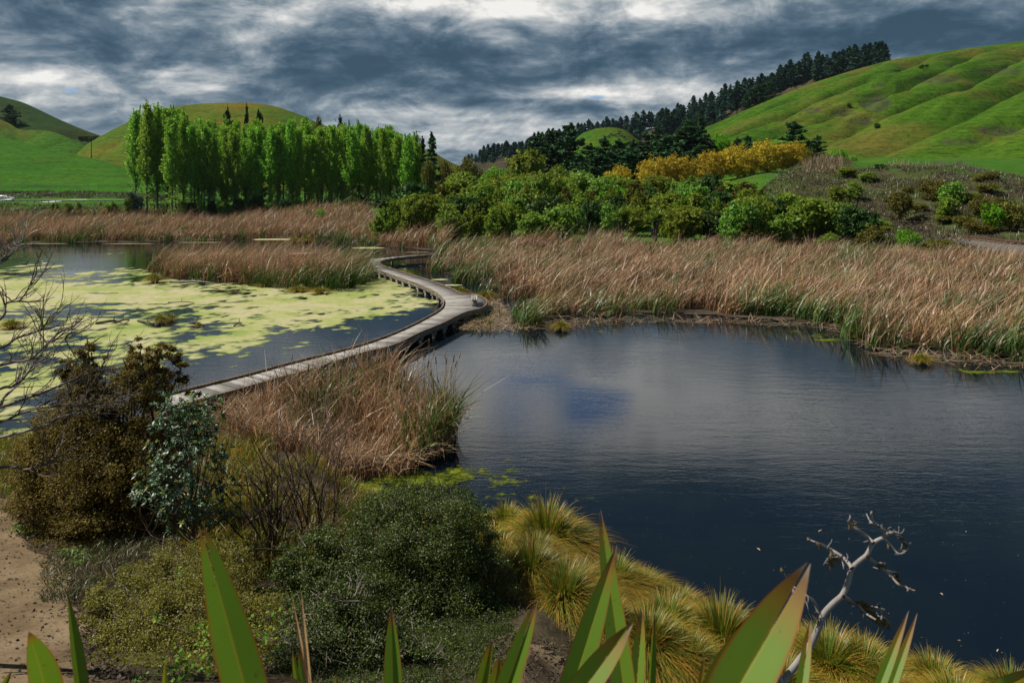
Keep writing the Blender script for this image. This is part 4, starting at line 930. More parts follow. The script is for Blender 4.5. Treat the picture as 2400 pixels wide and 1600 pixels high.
# native bush belt behind the reeds
BG = 'shrubs of the bush belt'
front = [('feather', 905, 478, 112, 100, 'feathery olive bush at the left end of the bush belt'), ('feather', 965, 470, 116, 100, 'tall feathery olive bush, second in the bush belt from the left'), ('olive', 1020, 462, 122, 90, 'round olive shrub above the glossy ones near the belt left end'), ('green', 1058, 494, 107, 84, 'glossy green rounded shrub low at the belt front left'), ('feather', 1112, 470, 110, 84, 'dark feathery bush between two glossy shrubs'),
         ('feather', 1170, 474, 108, 110, 'broad feathery bush at the belt front, over a dark opening'), ('green', 1310, 478, 106, 120, 'large dome-shaped glossy shrub left of the cabbage trees'), ('green', 1246, 500, 104, 84, 'low glossy shrub at the left foot of the large dome'), ('dark', 1385, 465, 108, 60, 'dark narrow bush in the shade beside the cabbage trees'),
         ('olive', 1600, 478, 106, 110, 'olive shrub right of the cabbage trees'), ('dark', 1665, 490, 107, 90, 'dark green shrub at the belt front right of centre'), ('brown', 1742, 515, 101, 104, 'olive-brown rounded shrub at the reed edge right of centre'), ('green', 1820, 500, 102, 90, 'green glossy shrub right of the olive-brown one'), ('olive', 1900, 460, 104, 130, 'tall airy olive shrub over bare stems'), ('green', 1975, 468, 103, 92, 'large dark glossy tree-shrub at the right end of the belt'), ('green', 1946, 545, 97, 70, 'low light-flecked shrub at the reed edge near the rails'), ('brown', 2040, 525, 97, 74, 'brown-green bush by the rails'), ('lime', 2130, 533, 93, 62, 'bright lime bush beside the railway track'), ('dark', 2150, 562, 90, 44, 'small dark bush under the lime bush'), ('brown', 2210, 560, 88, 90, 'low round tangle of bare brown bramble before the rails')]
for k, u, v, d, wd, l in front: plant(k, 'shrub', u, v, d, wd, l, 'shrub', BG)
for u, v, d, wd, l in [(1455, 478, 105, 90, 'spiky-headed cabbage tree, left of the pair in the belt front'), (1535, 490, 103, 100, 'spiky-headed cabbage tree, right of the pair in the belt front')]:
    plant('cabbage', 'cabbage_tree', u, v, d, wd, l, 'tree', 'cabbage trees in the belt front')
LN = {'olive': 'olive-toned rounded shrub crowded inside the bush belt', 'feather': 'feathery olive bush crowded inside the bush belt', 'green': 'glossy green shrub crowded inside the bush belt', 'brown': 'brownish shrub crowded inside the bush belt', 'featherbrown': 'brown feathery bush crowded inside the bush belt', 'dark': 'dark green shrub crowded inside the bush belt', 'lime': 'yellow-green shrub crowded inside the bush belt'}
for row, (d0, vt, n_, ua, ub) in enumerate([(113, 472, 11, 1000, 1820), (121, 455, 12, 900, 1860), (130, 442, 13, 930, 1800), (141, 430, 13, 960, 1780), (153, 420, 12, 1000, 1740), (167, 412, 11, 1050, 1700), (182, 404, 9, 1060, 1400)]):
    for i in range(n_):
        u = ua + (ub - ua) * (i + random.uniform(.2, .8)) / n_
        k = random.choice(['olive', 'olive', 'olive', 'feather', 'feather', 'feather', 'feather', 'green', 'green', 'featherbrown', 'dark', 'lime' if row % 3 == 1 else 'olive'])
        plant(k, 'shrub', u, vt + random.gauss(0, 8), d0 + random.gauss(0, 3), random.uniform(64, 112), LN[k], 'shrub', BG)
for i in range(20):
    u = 1730 + 17.5 * i + random.gauss(0, 8); k = random.choice(['olive', 'green', 'green', 'feather', 'dark', 'olive'])
    plant(k, 'shrub', u, np.interp(u, [1730, 1850, 1960, 2080], [452, 455, 478, 525]) + random.gauss(0, 14) + 10 * (i % 3), random.uniform(100, 118) - max(0, (u - 1900) * .05), random.uniform(64, 100), LN[k].replace('crowded inside the bush belt', 'at the thick right end of the bush belt'), 'shrub', BG)
for u, v, h in [(2105, 172, 3.0), (2160, 160, 2.4), (2172, 158, 2.0), (2056, 300, 2.2), (1990, 250, 2.0)]:
    p_ = hG.hitv(u, v); tree('dark', 'hill_bush', p_, h, h * 1.3, 'tiny dark bush alone on the open grazed hillside', 'bush', 'lone bushes on the grazed hill')
# scrub on the hump behind the rails
for k, u, v, d, wd, l in [('olive', 1985, 392, 134, 52, 'yellow-olive bush halfway up the hump'), ('dark', 2062, 384, 138, 36, 'dark upright bush on the crest of the hump'), ('green', 2035, 402, 130, 60, 'green bush just below the dark upright one on the hump'), ('green', 2000, 425, 120, 60, 'green shrub on the hump flank below the olive bush'), ('olive', 1960, 436, 118, 50, 'olive shrub low on the hump flank'),
                          ('brown', 2190, 418, 116, 90, 'big purplish-brown bramble bush on the bank below the fence'), ('green', 2235, 424, 112, 74, 'green shrub growing against the big bramble bush'), ('olive', 2225, 462, 105, 64, 'olive-green shrub lower on the bank'), ('lime', 2328, 476, 98, 66, 'bright green round bush on the bank above the rails'), ('brown', 2385, 470, 97, 80, 'dark brown bramble mound at the right edge of the bank'), ('brown', 2110, 445, 108, 60, 'brown bramble bush in the middle of the bank'), ('brown', 2300, 455, 104, 60, 'brown bramble bush left of the bright green bush')]:
    plant(k, 'shrub', u, v, d, wd, l, 'shrub', 'shrubs on the railway bank')
for i in range(22):
    u = random.uniform(1900, 2420); d = random.uniform(96, 126); p_ = ground_at(u, d)
    tree('brown', 'bramble_clump', p_, random.uniform(.8, 1.6), random.uniform(2, 4.2), 'low brown bramble clump scattered over the railway bank', 'bramble', 'bramble clumps of the railway bank')
# left shore bushes
for k, u, v, d, wd, l in [('grey', 318, 446, 203, 44, 'grey-green round bush at the foot of the tallest poplars'), ('green', 300, 462, 200, 26, 'small green bush beside the grey-green bush'), ('green', 262, 470, 207, 40, 'white-flecked bush at the right end of the seen road'), ('green', 128, 472, 209, 26, 'left bush of the three below the guard rail'), ('green', 158, 473, 209, 30, 'middle bush of the three below the guard rail'), ('green', 184, 473, 209, 22, 'right bush of the three below the guard rail'), ('lime', 750, 486, 158, 30, 'single lime bush among the far reeds')]:
    plant(k, 'bush', u, v, d, wd, l, 'bush')
for i in range(16):
    u = 420 + 36 * i + random.gauss(0, 8); plant(random.choice(['dark', 'green', 'dark']), 'bush', u, 462 + random.gauss(0, 5), 201 + random.gauss(0, 2), random.uniform(26, 46), 'dark undergrowth bush between the poplar trunks', 'bush', 'undergrowth bushes of the grove')

# rough plants on the railway bank: brown bramble and pale grass
def scatter_ground(n, ua, ub, da, db, cond=None):
    u = ua + (ub - ua) * rng.random(n); d = da + (db - da) * rng.random(n); x = (u - UC) / F * d
    return np.column_stack([x, d, G(x, d)]), u, d
q, u, d = scatter_ground(52000, 1790, 2560, 84, 158)
k = (fbm(q[:, 0] / 3.5, q[:, 1] / 3.5, 91, 3) > .47) & (d < np.where(u > 2000, 140, 160)); q = q[k]
C = np.repeat(q, 2, 0) + rng.normal(size=(len(q) * 2, 3)) * np.array([.4, .4, .22]) + [0, 0, .22]
V, Q = leaves(C, unit(rng.normal(size=C.shape) + [0, 0, .3]), .03 + .035 * rng.random(len(C)), 3.0)
M['bramble'] = plantmat('bramble_twig', [(.022, .015, .012), (.048, .034, .027), (.075, .055, .040), (.03, .036, .012)], .15, .02, .5)
tag(link('bramble', mesh('bramble', V, Q, M['bramble'])), 'brown bramble thicket covering the railway bank', 'bramble', kind='stuff')
q, u, d = scatter_ground(900, 1880, 1975, 138, 150); q2, u2, d2 = scatter_ground(260, 2080, 2200, 138, 148); q = np.concatenate([q, q2]); n_ = len(q)
V, Q, A = blades(q, 0.4 + 1.5 * rng.random(n_) ** 2, rng.normal(.1, .25, (n_, 2)), np.full(n_, .05), np.full(n_, .05), 3)
tag(link('dead_stalks', mesh('dead_stalks', V, Q, M['straw'], A)), 'grey dead weed stalks on the crest of the bank', 'stalks', kind='stuff')
q, u, d = scatter_ground(42000, 1790, 2560, 86, 158)
k = (fbm(q[:, 0] / 4, q[:, 1] / 4, 92, 3) > .43) & (d < np.where(u > 2000, 142, 160)); q = q[k]; n_ = len(q)
V, Q, A = blades(q, .3 + .5 * rng.random(n_), rng.normal(.12, .15, (n_, 2)), np.full(n_, .07), np.full(n_, .1), 2, g=(rng.random(n_) < .5).astype(float))
M['drygrass'] = reedmat('dry_grass', [(.075, .062, .028), (.13, .105, .045), (.10, .085, .035)], (.20, .165, .08), [(.04, .085, .010), (.065, .115, .014), (.085, .12, .02)])
tag(link('grass', mesh('grass', V, Q, M['drygrass'], A)), 'pale rough grass on the railway bank', 'grass', kind='stuff')
# grass and rough on the road bank at far left
q, u, d = scatter_ground(16000, -120, 420, 246, 264); q2, u2, d2 = scatter_ground(9000, -120, 420, 206, 226); q = np.concatenate([q, q2]); n_ = len(q)
V, Q, A = blades(q, .35 + .7 * rng.random(n_) * (fbm(q[:, 0] / 4, q[:, 1] / 4, 93, 3) > .5), rng.normal(.12, .2, (n_, 2)), np.full(n_, .14), np.full(n_, .1), 2, g=(rng.random(n_) < .8).astype(float))
tag(link('grass', mesh('grass', V, Q, M['drygrass'], A)), 'rough green grass along both sides of the far road', 'grass', kind='stuff')
# ---------------------------------------------------------------- road, car, guard rail, poles, fences, railway
M['asphalt'] = plain('asphalt', [(.30, .30, .30), (.38, .38, .385), (.45, .45, .45)], 1.5, .75)
M['ballast'] = plain('ballast', [(.05, .042, .034), (.11, .095, .08), (.18, .16, .14)], 6, .95, .03)
M['rail'] = plain('rusty_rail', [(.05, .025, .015), (.11, .055, .035)], 6, .6)
M['galv'] = plain('galvanised_steel', [(.10, .11, .12), (.17, .18, .19)], 3, .6, metal=.4)
M['white'] = plain('white_paint', [(.72, .72, .72), (.8, .8, .8)], 1, .25, spec=.6)
M['glass'] = plain('dark_glass', [(.015, .018, .02), (.03, .034, .038)], 1, .06, spec=.8)
M['tyre'] = plain('tyre_rubber', [(.012, .012, .012), (.025, .025, .025)], 5, .8)
M['rim'] = plain('wheel_rim', [(.25, .25, .26), (.4, .4, .41)], 5, .35, metal=.7)
M['lamp'] = plain('lamp_glass', [(.55, .56, .58), (.7, .7, .72)], 1, .1)
M['redlamp'] = plain('red_lamp', [(.25, .01, .01), (.35, .02, .02)], 1, .15)
def strip(name, left, right, zoff, mat, kind='structure', n=60, flat=None):
    L_, R_ = spline(left, n), spline(right, n); q = []
    for k in np.linspace(0, 1, 7):
        p_ = L_ + (R_ - L_) * k
        z = np.maximum(G(p_[:, 0], p_[:, 1]), 0) + zoff if flat is None else flat(p_, k)
        q.append(np.column_stack([p_[:, 0], p_[:, 1], z]))
    o = link(name, mesh(name, np.stack(q), gridq(7, n), mat)); return tag(o, kind=kind)
# road: banked so the carriageway shows
rd0 = [W(u, 470, 231)[:2] for u in (-400, -100, 100, 240, 300)]; rd1 = [W(u, 470, 244)[:2] for u in (-400, -100, 100, 240, 300)]
rd0 = np.array(rd0); rd1 = np.array(rd1)
def roadz(p_, k): return np.full(len(p_), 2.55 + .62 * k + .02)
strip('road', rd0, rd1, .02, M['asphalt'], flat=roadz)
gr_ = empty('guard_rail', (-110, 229, 2.6), label='low dark guard rail along the far road', cat='guard rail')
mb = MB()
for i in range(46): mb_ = MB(); MB().box((i * 2.0 - 46 + 0, 0, .33), (.14, .14, .9)).build('post', M['galv'], gr_)
mb.box((0, -.11, .62), (94, .06, .30)); mb.build('rail', M['galv'], gr_)

def car(p, rz, label):
    c = empty('parked_car' if False else 'car', p, rz, 1, label, 'car')
    prof = [(-2.25, .45), (-2.3, .75), (-2.2, 1.0), (-2.05, 1.15), (-1.75, 1.60), (-.9, 1.70), (.25, 1.66), (.95, 1.18), (1.9, 1.02), (2.25, .85), (2.3, .5), (2.1, .35), (-2.1, .35)]
    V = []; n = len(prof)
    for y, s_ in ((-.92, .0), (-.80, 1), (.80, 1), (.92, 0)):
        for (x, z) in prof:
            zz = z if s_ else min(z, 1.12); V.append([x * (1 if s_ or z < 1.2 else .97), y, zz])
    Q = []
    for j in range(3):
        for i in range(n): k = (i + 1) % n; Q.append([j * n + i, j * n + k, (j + 1) * n + k, (j + 1) * n + i])
    for j in (0, 3):
        b = j * n; Q += [[b, b + 1, b + 2, b + 12], [b + 2, b + 3, b + 11, b + 12], [b + 3, b + 7, b + 10, b + 11], [b + 7, b + 8, b + 9, b + 10], [b + 3, b + 4, b + 6, b + 7]]
        Q += [[b + 4, b + 5, b + 6, b + 6]] if False else []
    link('body', mesh('body', V, Q, M['white']), c)
    for s_ in (-1, 1):
        for x0, x1, x2, x3 in ((-1.75, -.75, -.72, -1.45), (-.65, .72, .15, -.62)):
            a = np.array([[x0, s_ * .90, 1.14], [x1, s_ * .90, 1.14], [x2, s_ * .83, 1.56], [x3, s_ * .83, 1.56]]); b = a + [0, s_ * .012, 0]
            MB().hexa([a[0], a[3], a[1], a[2], b[0], b[3], b[1], b[2]]).build('side_window', M['glass'], c)
    for nm, xa, za, xb, zb in (('windscreen', .97, 1.19, .32, 1.61), ('rear_window', -2.04, 1.2, -1.80, 1.56)):
        dx_ = .02 if xa > 0 else -.02
        a = np.array([[xa + dx_, -.72, za + .02], [xa + dx_, .72, za + .02], [xb + dx_, .66, zb + .02], [xb + dx_, -.66, zb + .02]]); b = a + [0, 0, .012]
        MB().hexa([a[0], a[3], a[1], a[2], b[0], b[3], b[1], b[2]]).build(nm, M['glass'], c)
    for s_ in (-1, 1):
        MB().box((2.24, s_ * .62, .80), (.10, .36, .14)).build('headlight', M['lamp'], c)
        MB().box((-2.27, s_ * .70, .88), (.08, .20, .26)).build('tail_light', M['redlamp'], c)
        for x in (-1.38, 1.38):
            w_ = empty('wheel', (x, s_ * .84, .35)); w_.parent = c
            MB().tube([[0, -.11, 0], [0, .11, 0]], [.35, .35], 16).build('tyre', M['tyre'], w_); MB().tube([[0, -.125, 0], [0, .125, 0]], [.21, .21], 12).build('rim', M['rim'], w_)
    return c
x_, d_ = (14 - UC) / F * 236, 236.
car((x_, d_, 2.55 + .62 * (d_ - 231) / 13 + .03), 0.0, 'white car driving along the far road')

def pole(p, h, label, arm=True):
    e = empty('power_pole', p, 0, 1, label, 'power pole')
    MB().tube([[0, 0, -.5], [0, 0, h]], [.20, .14], 8).build('post', M['fence'], e)
    if arm:
        MB().box((0, -.17, h - .5), (3.0, .14, .16)).build('crossarm', M['fence'], e)
        for k in (-1.3, -.5, .5, 1.3): MB().tube([[k, -.17, h - .42], [k, -.17, h - .12]], [.07, .05], 6).build('insulator', M['lamp'], e)
q_ = hC.hitv(214, 371); pole(q_, (371 - 319) * q_[1] / F, 'dark wooden power pole standing on the left pasture', arm=False)
d_ = 262.; p_ = ground_at(976, d_); pole(p_, zt(306, d_) - p_[2], 'power pole with a crossarm behind the right end of the poplars')

def fence(pts, n, h, label, big=0, wires=3, r=.05):
    pts = np.asarray(pts, float); sp = spline(pts, n); e = empty('fence', sp[0], 0, 1, label, 'fence'); o = sp[0]
    for i, p in enumerate(sp):
        rr = r * (1.9 if big and i % big == 0 else 1)
        MB().tube([p - o - [0, 0, .2], p - o + [0, 0, h * (1.12 if big and i % big == 0 else 1) * random.uniform(.92, 1.05)]], [rr, rr], 4).build('post', M['fence'], e)
    for k in range(wires):
        mb = MB(); zz = h * (.3 + .62 * k / max(wires - 1, 1))
        mb.tube(sp - o + [0, 0, zz], .012, 4); mb.build('wire', M['wire'], e)
    return e
fp = [hC.hitv(u, 439.5) for u in (-60, 60, 180, 320)]
fence(np.array(fp) + [0, 0, .0], 62, 1.15, 'long post and wire fence along the foot of the left pasture', 8, 3, .05)
def onb(u, d): p_ = ground_at(u, d); return p_ + [0, 0, .05]
fence([onb(2205, 143), onb(2240, 137), onb(2262, 132), (onb(2330, 125)), onb(2400, 119), onb(2470, 114)], 44, 1.2, 'post and wire fence running down the bank beside the green paddock', 5, 4, .055)
fence([onb(2120, 152), onb(2170, 149), onb(2205, 143)], 14, 1.1, 'short run of fence along the far end of the green paddock', 5, 3, .05)
fence([onb(1730, 172), onb(1790, 176), onb(1850, 172)], 16, 1.0, 'low fence under the golden willows', 4, 2, .05)

# railway
rl = [W(2600, 0, 82)[:2], W(2400, 0, 88)[:2], W(2290, 0, 95)[:2], W(2170, 0, 103)[:2], W(2080, 0, 110)[:2]]
rl = np.array(rl); rs = spline(rl, 70); tn = np.gradient(rs, axis=0); tn /= np.linalg.norm(tn, axis=1)[:, None]; nn = np.stack([-tn[:, 1], tn[:, 0]], 1)
zr_ = np.interp(np.arange(70), [0, 20, 69], [1.55, 1.6, 1.75])
o_ = np.array([rs[20][0], rs[20][1], 1.5]); ra = empty('railway_track', o_, 0, 1, 'single railway track at the foot of the brown bank', 'railway track')
Bv = []
for off_, dz_ in ((-2.6, -1.2), (-1.6, -.28), (1.6, -.28), (2.6, -1.2)): Bv.append(np.column_stack([rs + nn * off_, zr_ + dz_]) - o_)
link('ballast', mesh('ballast', np.stack(Bv), gridq(4, 70), M['ballast']), ra)
for off_ in (-.55, .55):
    mb = MB(); c_ = np.column_stack([rs + nn * off_, zr_]) - o_
    for k in range(69):
        a, b = c_[k], c_[k + 1]; n3 = np.array([nn[k][0], nn[k][1], 0]) * .05
        mb.hexa([a - n3 + [0, 0, -.12], a - n3 + [0, 0, .05], a + n3 + [0, 0, -.12], a + n3 + [0, 0, .05], b - n3 + [0, 0, -.12], b - n3 + [0, 0, .05], b + n3 + [0, 0, -.12], b + n3 + [0, 0, .05]])
    mb.build('rail', M['rail'], ra)
Ls = np.concatenate([[0], np.cumsum(np.linalg.norm(np.diff(rs, axis=0), axis=1))])
for s_ in np.arange(1, Ls[-1] - 1, .75)[:62]:
    x, y, z = [np.interp(s_, Ls, a) for a in (rs[:, 0], rs[:, 1], zr_)]; nx_, ny_ = [np.interp(s_, Ls, a) for a in (nn[:, 0], nn[:, 1])]
    MB().box(np.array([x, y, z - .2]) - o_, (2.1, .22, .14), math.atan2(ny_, nx_)).build('sleeper', M['kerb'], ra)

# duck hide in the reed island
c_ = W(711, 600, 71); hd = empty('duck_hide', (c_[0], 71, 0), .05, 1, 'low rusty-roofed duck hide in the reed island', 'hut')
M['rust'] = plain('rusty_iron', [(.10, .055, .035), (.22, .14, .10), (.30, .22, .17)], 5, .8, .004, (6, .3, 1))
MB().box((0, 0, 1.78), (2.3, 1.7, .07)).build('roof', M['rust'], hd)
for x in (-1, 1):
    for y in (-.7, .7): MB().tube([[x, y, -.4], [x, y, 1.74]], [.05, .05], 6).build('post', M['fence'], hd)
MB().box((.35, -.72, .9), (1.5, .05, .9)).build('wall', M['fence'], hd)

# ducks, cows
def skin(name, verts, edges, rad, mat, lvl=1):
    me = bpy.data.meshes.new(name); me.from_pydata([tuple(map(float, v)) for v in verts], edges, []); me.materials.append(mat)
    o = link(name, me); md = o.modifiers.new('skin', 'SKIN'); 
    for k, r_ in enumerate(rad): me.skin_vertices[0].data[k].radius = (r_, r_) if np.isscalar(r_) else r_
    me.skin_vertices[0].data[0].use_root = True
    s_ = o.modifiers.new('sub', 'SUBSURF'); s_.levels = lvl; s_.render_levels = lvl
    return o
M['duckdark'] = plain('dark_feather', [(.03, .025, .02), (.07, .06, .05)], 20, .7)
M['duckpale'] = plain('pale_feather', [(.35, .33, .3), (.6, .58, .55)], 20, .7)
M['cow'] = plain('black_hide', [(.012, .011, .010), (.03, .027, .025)], 8, .8)
def duck(p, rz, sc, mat, hm, label):
    o = skin('duck', [(0, 0, .05), (-.16, 0, .07), (-.30, 0, .12), (.14, 0, .07), (.20, 0, .17), (.22, 0, .27), (.31, 0, .26), (.37, 0, .25)], [(0, 1), (1, 2), (0, 3), (3, 4), (4, 5), (5, 6), (6, 7)], [(.13, .10), (.11, .08), .03, (.11, .085), .05, .055, .025, .018], mat)
    o.location = p; o.rotation_euler = (0, 0, rz); o.scale = (sc,) * 3; return tag(o, label, 'duck')
duck(P(57, 621, 0), .3, 1.25, M['duckdark'], None, 'dark duck swimming at the duckweed edge on the left pond')
duck(P(105, 620, 0), 2.8, 1.25, M['duckpale'], None, 'pale duck swimming right of the dark duck on the left pond')
cow_me = None
for i, (u, v, rz) in enumerate([(1432, 318, .3), (1441, 320, 2.9), (1449, 317, .1), (1453, 312, 3.0), (1463, 324, 1.0), (1426, 323, .5), (1458, 320, 2.2)]):
    if cow_me is None:
        V = [(0, 0, 1.05), (.7, 0, 1.08), (1.0, 0, 1.15), (1.3, 0, 1.0), (1.62, 0, .75), (-.7, 0, 1.1), (-.95, 0, 1.0), (-1.02, 0, .5)]; E = [(0, 1), (1, 2), (2, 3), (3, 4), (0, 5), (5, 6), (6, 7)]; R_ = [(.38, .42), (.36, .40), .24, .18, .11, (.36, .38), .12, .04]
        for x, b in ((.72, 1), (-.72, 5)):
            for y in (-.24, .24): V += [(x, y, .7), (x + .03, y, .36), (x, y, 0)]; k = len(V); E += [(b, k - 3), (k - 3, k - 2), (k - 2, k - 1)]; R_ += [.13, .075, .07]
        o = skin('cow', V, E, R_, M['cow']); cow_me = o
    else:
        o = cow_me.copy(); COL.objects.link(o)
    o.location = hE.hitv(u, v); o.rotation_euler = (0, 0, rz); tag(o, 'black cow grazing on the green knoll', 'cow', 'cows on the knoll')

# logs on the duckweed
for pts, r_, l in [([(225, 758), (258, 757), (272, 752), (283, 756)], .09, 'dark driftwood snag with a stub in the duckweed, left of the tussock'), ([(268, 757), (288, 755), (303, 749)], .06, 'thin driftwood stick beside the dark snag'), ([(324, 752), (345, 760), (362, 761)], .08, 'driftwood branch lying left of the pond tussock'), ([(447, 757), (460, 760), (478, 764)], .10, 'short dark snag right of the pond tussock'), ([(548, 764), (560, 762), (570, 764)], .05, 'tiny twig snag floating in the pond at the right of the snags'), ([(394, 709), (425, 711), (455, 709)], .05, 'long thin floating stick on the pale duckweed'), ([(398, 662), (450, 663), (512, 664)], .12, 'pale log lying along the front of the reed island'), ([(745, 683), (765, 691)], .10, 'short pale log at the right front of the reed island')]:
    c_ = P(*pts[0], .0); Pq = spline([P(u, v, .04) + [0, 0, .12 * (i % 2)] for i, (u, v) in enumerate(pts)], 7) - c_
    mb = MB(); mb.tube(Pq, np.linspace(r_, r_ * .5, 7), 6); mb.tube([Pq[3], Pq[3] + [.05, 0, .3]], [r_ * .5, r_ * .2], 4)
    o = mb.build('driftwood', M['stalk'] if 'pale' in l else M['log']); o.location = c_; tag(o, l, 'driftwood')
# ---------------------------------------------------------------- near bank: path
m, t = newmat('path_dirt'); p = t.pos()
n1 = t.noise(.9, 7, .65, p); n2 = t.noise(9, 6, .7, p); n3 = t.noise(45, 3, .7, p)
c = t.ramp(t.math('ADD', t.math('MULTIPLY', n1, .55), t.math('ADD', t.math('MULTIPLY', n2, .3), t.math('MULTIPLY', n3, .15))), [(.36, (.075, .050, .026)), (.49, (.155, .108, .060)), (.64, (.27, .20, .12))])
c = t.mix(t.ramp(n2, [(.55, 0.0), (.64, .7)]), c, (.06, .042, .026))
t.out(t.n('ShaderNodeBsdfPrincipled', {'Base Color': c, 'Roughness': .95, 'Specular IOR Level': .1, 'Normal': t.n('ShaderNodeBump', {'Strength': .8, 'Distance': .05, 'Height': t.math('ADD', n1, t.math('MULTIPLY', n2, .5))}).outputs[0]}).outputs[0]); M['path'] = m
def pathsheet(left, right, n=70):
    Lp, Rp = spline([hit(*a)[0] for a in left], n), spline([hit(*a)[0] for a in right], n); q = []
    ks = np.linspace(0, 1, 50)
    wob = (fbm(np.arange(n) * .22, np.zeros(n), 33, 3) - .5)[:, None] * .8
    for k in ks:
        p_ = Lp + (Rp - Lp) * k + (Rp - Lp) / (np.linalg.norm(Rp - Lp, axis=1)[:, None] + 1e-6) * wob * k
        q.append(np.column_stack([p_[:, 0], p_[:, 1], np.maximum(G(p_[:, 0], p_[:, 1]), -.5) + .035 - .05 * (k in (0, 1))]))
    tag(link('path', mesh('path', np.stack(q), gridq(50, n), M['path'], None, True)), kind='structure')
pathsheet([(-500, 1150), (-500, 1250), (-500, 1400), (-450, 1560), (-300, 1700)], [(10, 1172), (75, 1262), (180, 1370), (215, 1500), (260, 1700)])
pathsheet([(1160, 1700), (1190, 1600), (1215, 1545), (1235, 1515)], [(1400, 1700), (1350, 1600), (1320, 1550), (1275, 1520)])
q = np.concatenate([hit(rng.uniform(-60, 330, 900), rng.uniform(1175, 1600, 900)), hit(np.interp(vv_ := rng.uniform(1175, 1600, 1600), [1172, 1262, 1370, 1500, 1600], [10, 75, 180, 215, 240]) + rng.normal(0, 28, 1600), vv_), hit(rng.uniform(1150, 1400, 500), rng.uniform(1500, 1600, 500))]); C = q + [0, 0, .045]
V, Q = leaves(C, unit(rng.normal(size=C.shape) * .5 + [0, 0, 1]), .008 + .018 * rng.random(len(C)) ** 2, 1.6)
tag(link('leaf_litter', mesh('leaf_litter', V, Q, M['bramble'])), 'scattered dead leaves and twigs on the dirt path', 'litter', kind='stuff')

def lobe(u, v, d, ru, rv, rd=None):
    c = W(u, v, d); return (c[0], c[1], c[2], ru * d / F, (rd if rd else ru * d / F), rv * d / F)
def bush(name, lobes, foot, n, clumps, size, mat, label, cat, sig=.10, shell=.6, asp=1.4, up=.5, stems=14, twigs=0, twigmat=None, sr=.03, bark='twig', bottom=-.8):
    """near bush: leaves in clumps over lobes, stems rising from the foot"""
    e = empty(name, foot, 0, 1, label, cat); L_ = np.array(lobes) ; Lz = L_.copy(); Lz[:, :3] -= np.array(foot)
    C, N = lobes_cloud(Lz, n, clumps, sig, shell, up, bottom)
    gz = G(C[:, 0] + foot[0], C[:, 1] + foot[1]) - foot[2]; C[:, 2] = np.maximum(C[:, 2], gz + .02)
    V, Q = leaves(C, N, size * (.6 + .8 * rng.random(n)), asp)
    link('foliage', mesh('foliage', V, Q, mat), e)
    mb = MB()
    for _ in range(stems):
        l_ = Lz[rng.integers(len(Lz))]; top = l_[:3] + unit(rng.normal(size=3) + [0, 0, .6]) * l_[3:] * rng.uniform(.5, .95)
        b = np.array([rng.normal(0, .12), rng.normal(0, .12), -.1]); md = b * .5 + top * .5 + [rng.normal(0, .15), rng.normal(0, .15), -.1 * top[2]]
        sp = spline([b, md, top], 8); mb.tube(sp, np.linspace(sr, sr * .2, 8), 5)
        for _ in range(3):
            k = rng.integers(3, 8); ee = sp[k] + rng.normal(0, .22, 3) + [0, 0, .15]; mb.tube(spline([sp[k], (sp[k] + ee) / 2 + rng.normal(0, .04, 3), ee], 4), np.linspace(sr * .3, sr * .1, 4), 4)
    mb.build('stem', M[bark], e)
    if twigs:
        mb = MB(); C, N = lobes_cloud(Lz, twigs, clumps, sig, .75, up, bottom)
        for c, nn_ in zip(C, N):
            a = rng.normal(size=3) * .6 + [0, 0, .35] + unit(c - Lz[0, :3]) * .5; a = unit(a) * rng.uniform(.08, .26)
            mb.tube(np.array([c - a * .5, c + rng.normal(0, .012, 3), c + a * .5]), [.005, .004, .002], 4)
        mb.build('twig', twigmat or M['greytwig'], e)['kind'] = 'stuff'
    return e
def foot(u, v): return hit(u, v)[0]

# large dark small-leaved bush in the centre
f_ = ground_at(985, 11.9)
big_lobes = [lobe(985, 1330, 12.2, 170, 170), lobe(1085, 1370, 12.0, 120, 190), lobe(860, 1370, 12.0, 150, 150), lobe(760, 1430, 11.6, 110, 120), lobe(1000, 1480, 11.4, 190, 140), lobe(930, 1235, 12.6, 120, 80), lobe(1080, 1270, 12.4, 90, 110), lobe(690, 1380, 12, 70, 90), lobe(1110, 1490, 11.4, 100, 140), lobe(1000, 1250, 12.6, 150, 100), lobe(900, 1480, 11.2, 160, 130), lobe(1060, 1560, 10.8, 140, 100), lobe(1165, 1420, 11.8, 55, 110), lobe(760, 1330, 12.2, 100, 80), lobe(950, 1590, 10.2, 190, 110), lobe(1090, 1600, 10.3, 120, 100), lobe(720, 1310, 12.4, 70, 60), lobe(1010, 1195, 12.8, 120, 60), lobe(960, 1225, 12.3, 170, 85), lobe(840, 1270, 12.2, 120, 85), lobe(730, 1370, 11.8, 80, 110), lobe(1000, 1650, 9.2, 200, 130), lobe(860, 1650, 8.8, 150, 110), lobe(1120, 1640, 9.6, 110, 110)]
bush('dense_bush', big_lobes, f_, 260000, 1500, .0098, M['coprosma'], 'large dense dark green small-leaved bush in the centre of the near bank', 'bush', .085, .66, 1.3, twigs=500, stems=22)
# wiry bush in front of it
f_ = ground_at(800, 9.3)
bush('wiry_bush', [lobe(800, 1530, 9.2, 130, 110), lobe(720, 1560, 9.0, 90, 90), lobe(880, 1560, 9.2, 110, 110), lobe(960, 1590, 9.0, 90, 80), lobe(790, 1450, 9.3, 60, 80), lobe(850, 1440, 9.3, 50, 90), lobe(700, 1480, 9.4, 50, 60)], f_, 60000, 700, .0095, M['coprosma'], 'wiry grey-twigged bush in front of the large dark bush', 'bush', .12, .55, 1.2, twigs=900, stems=16)
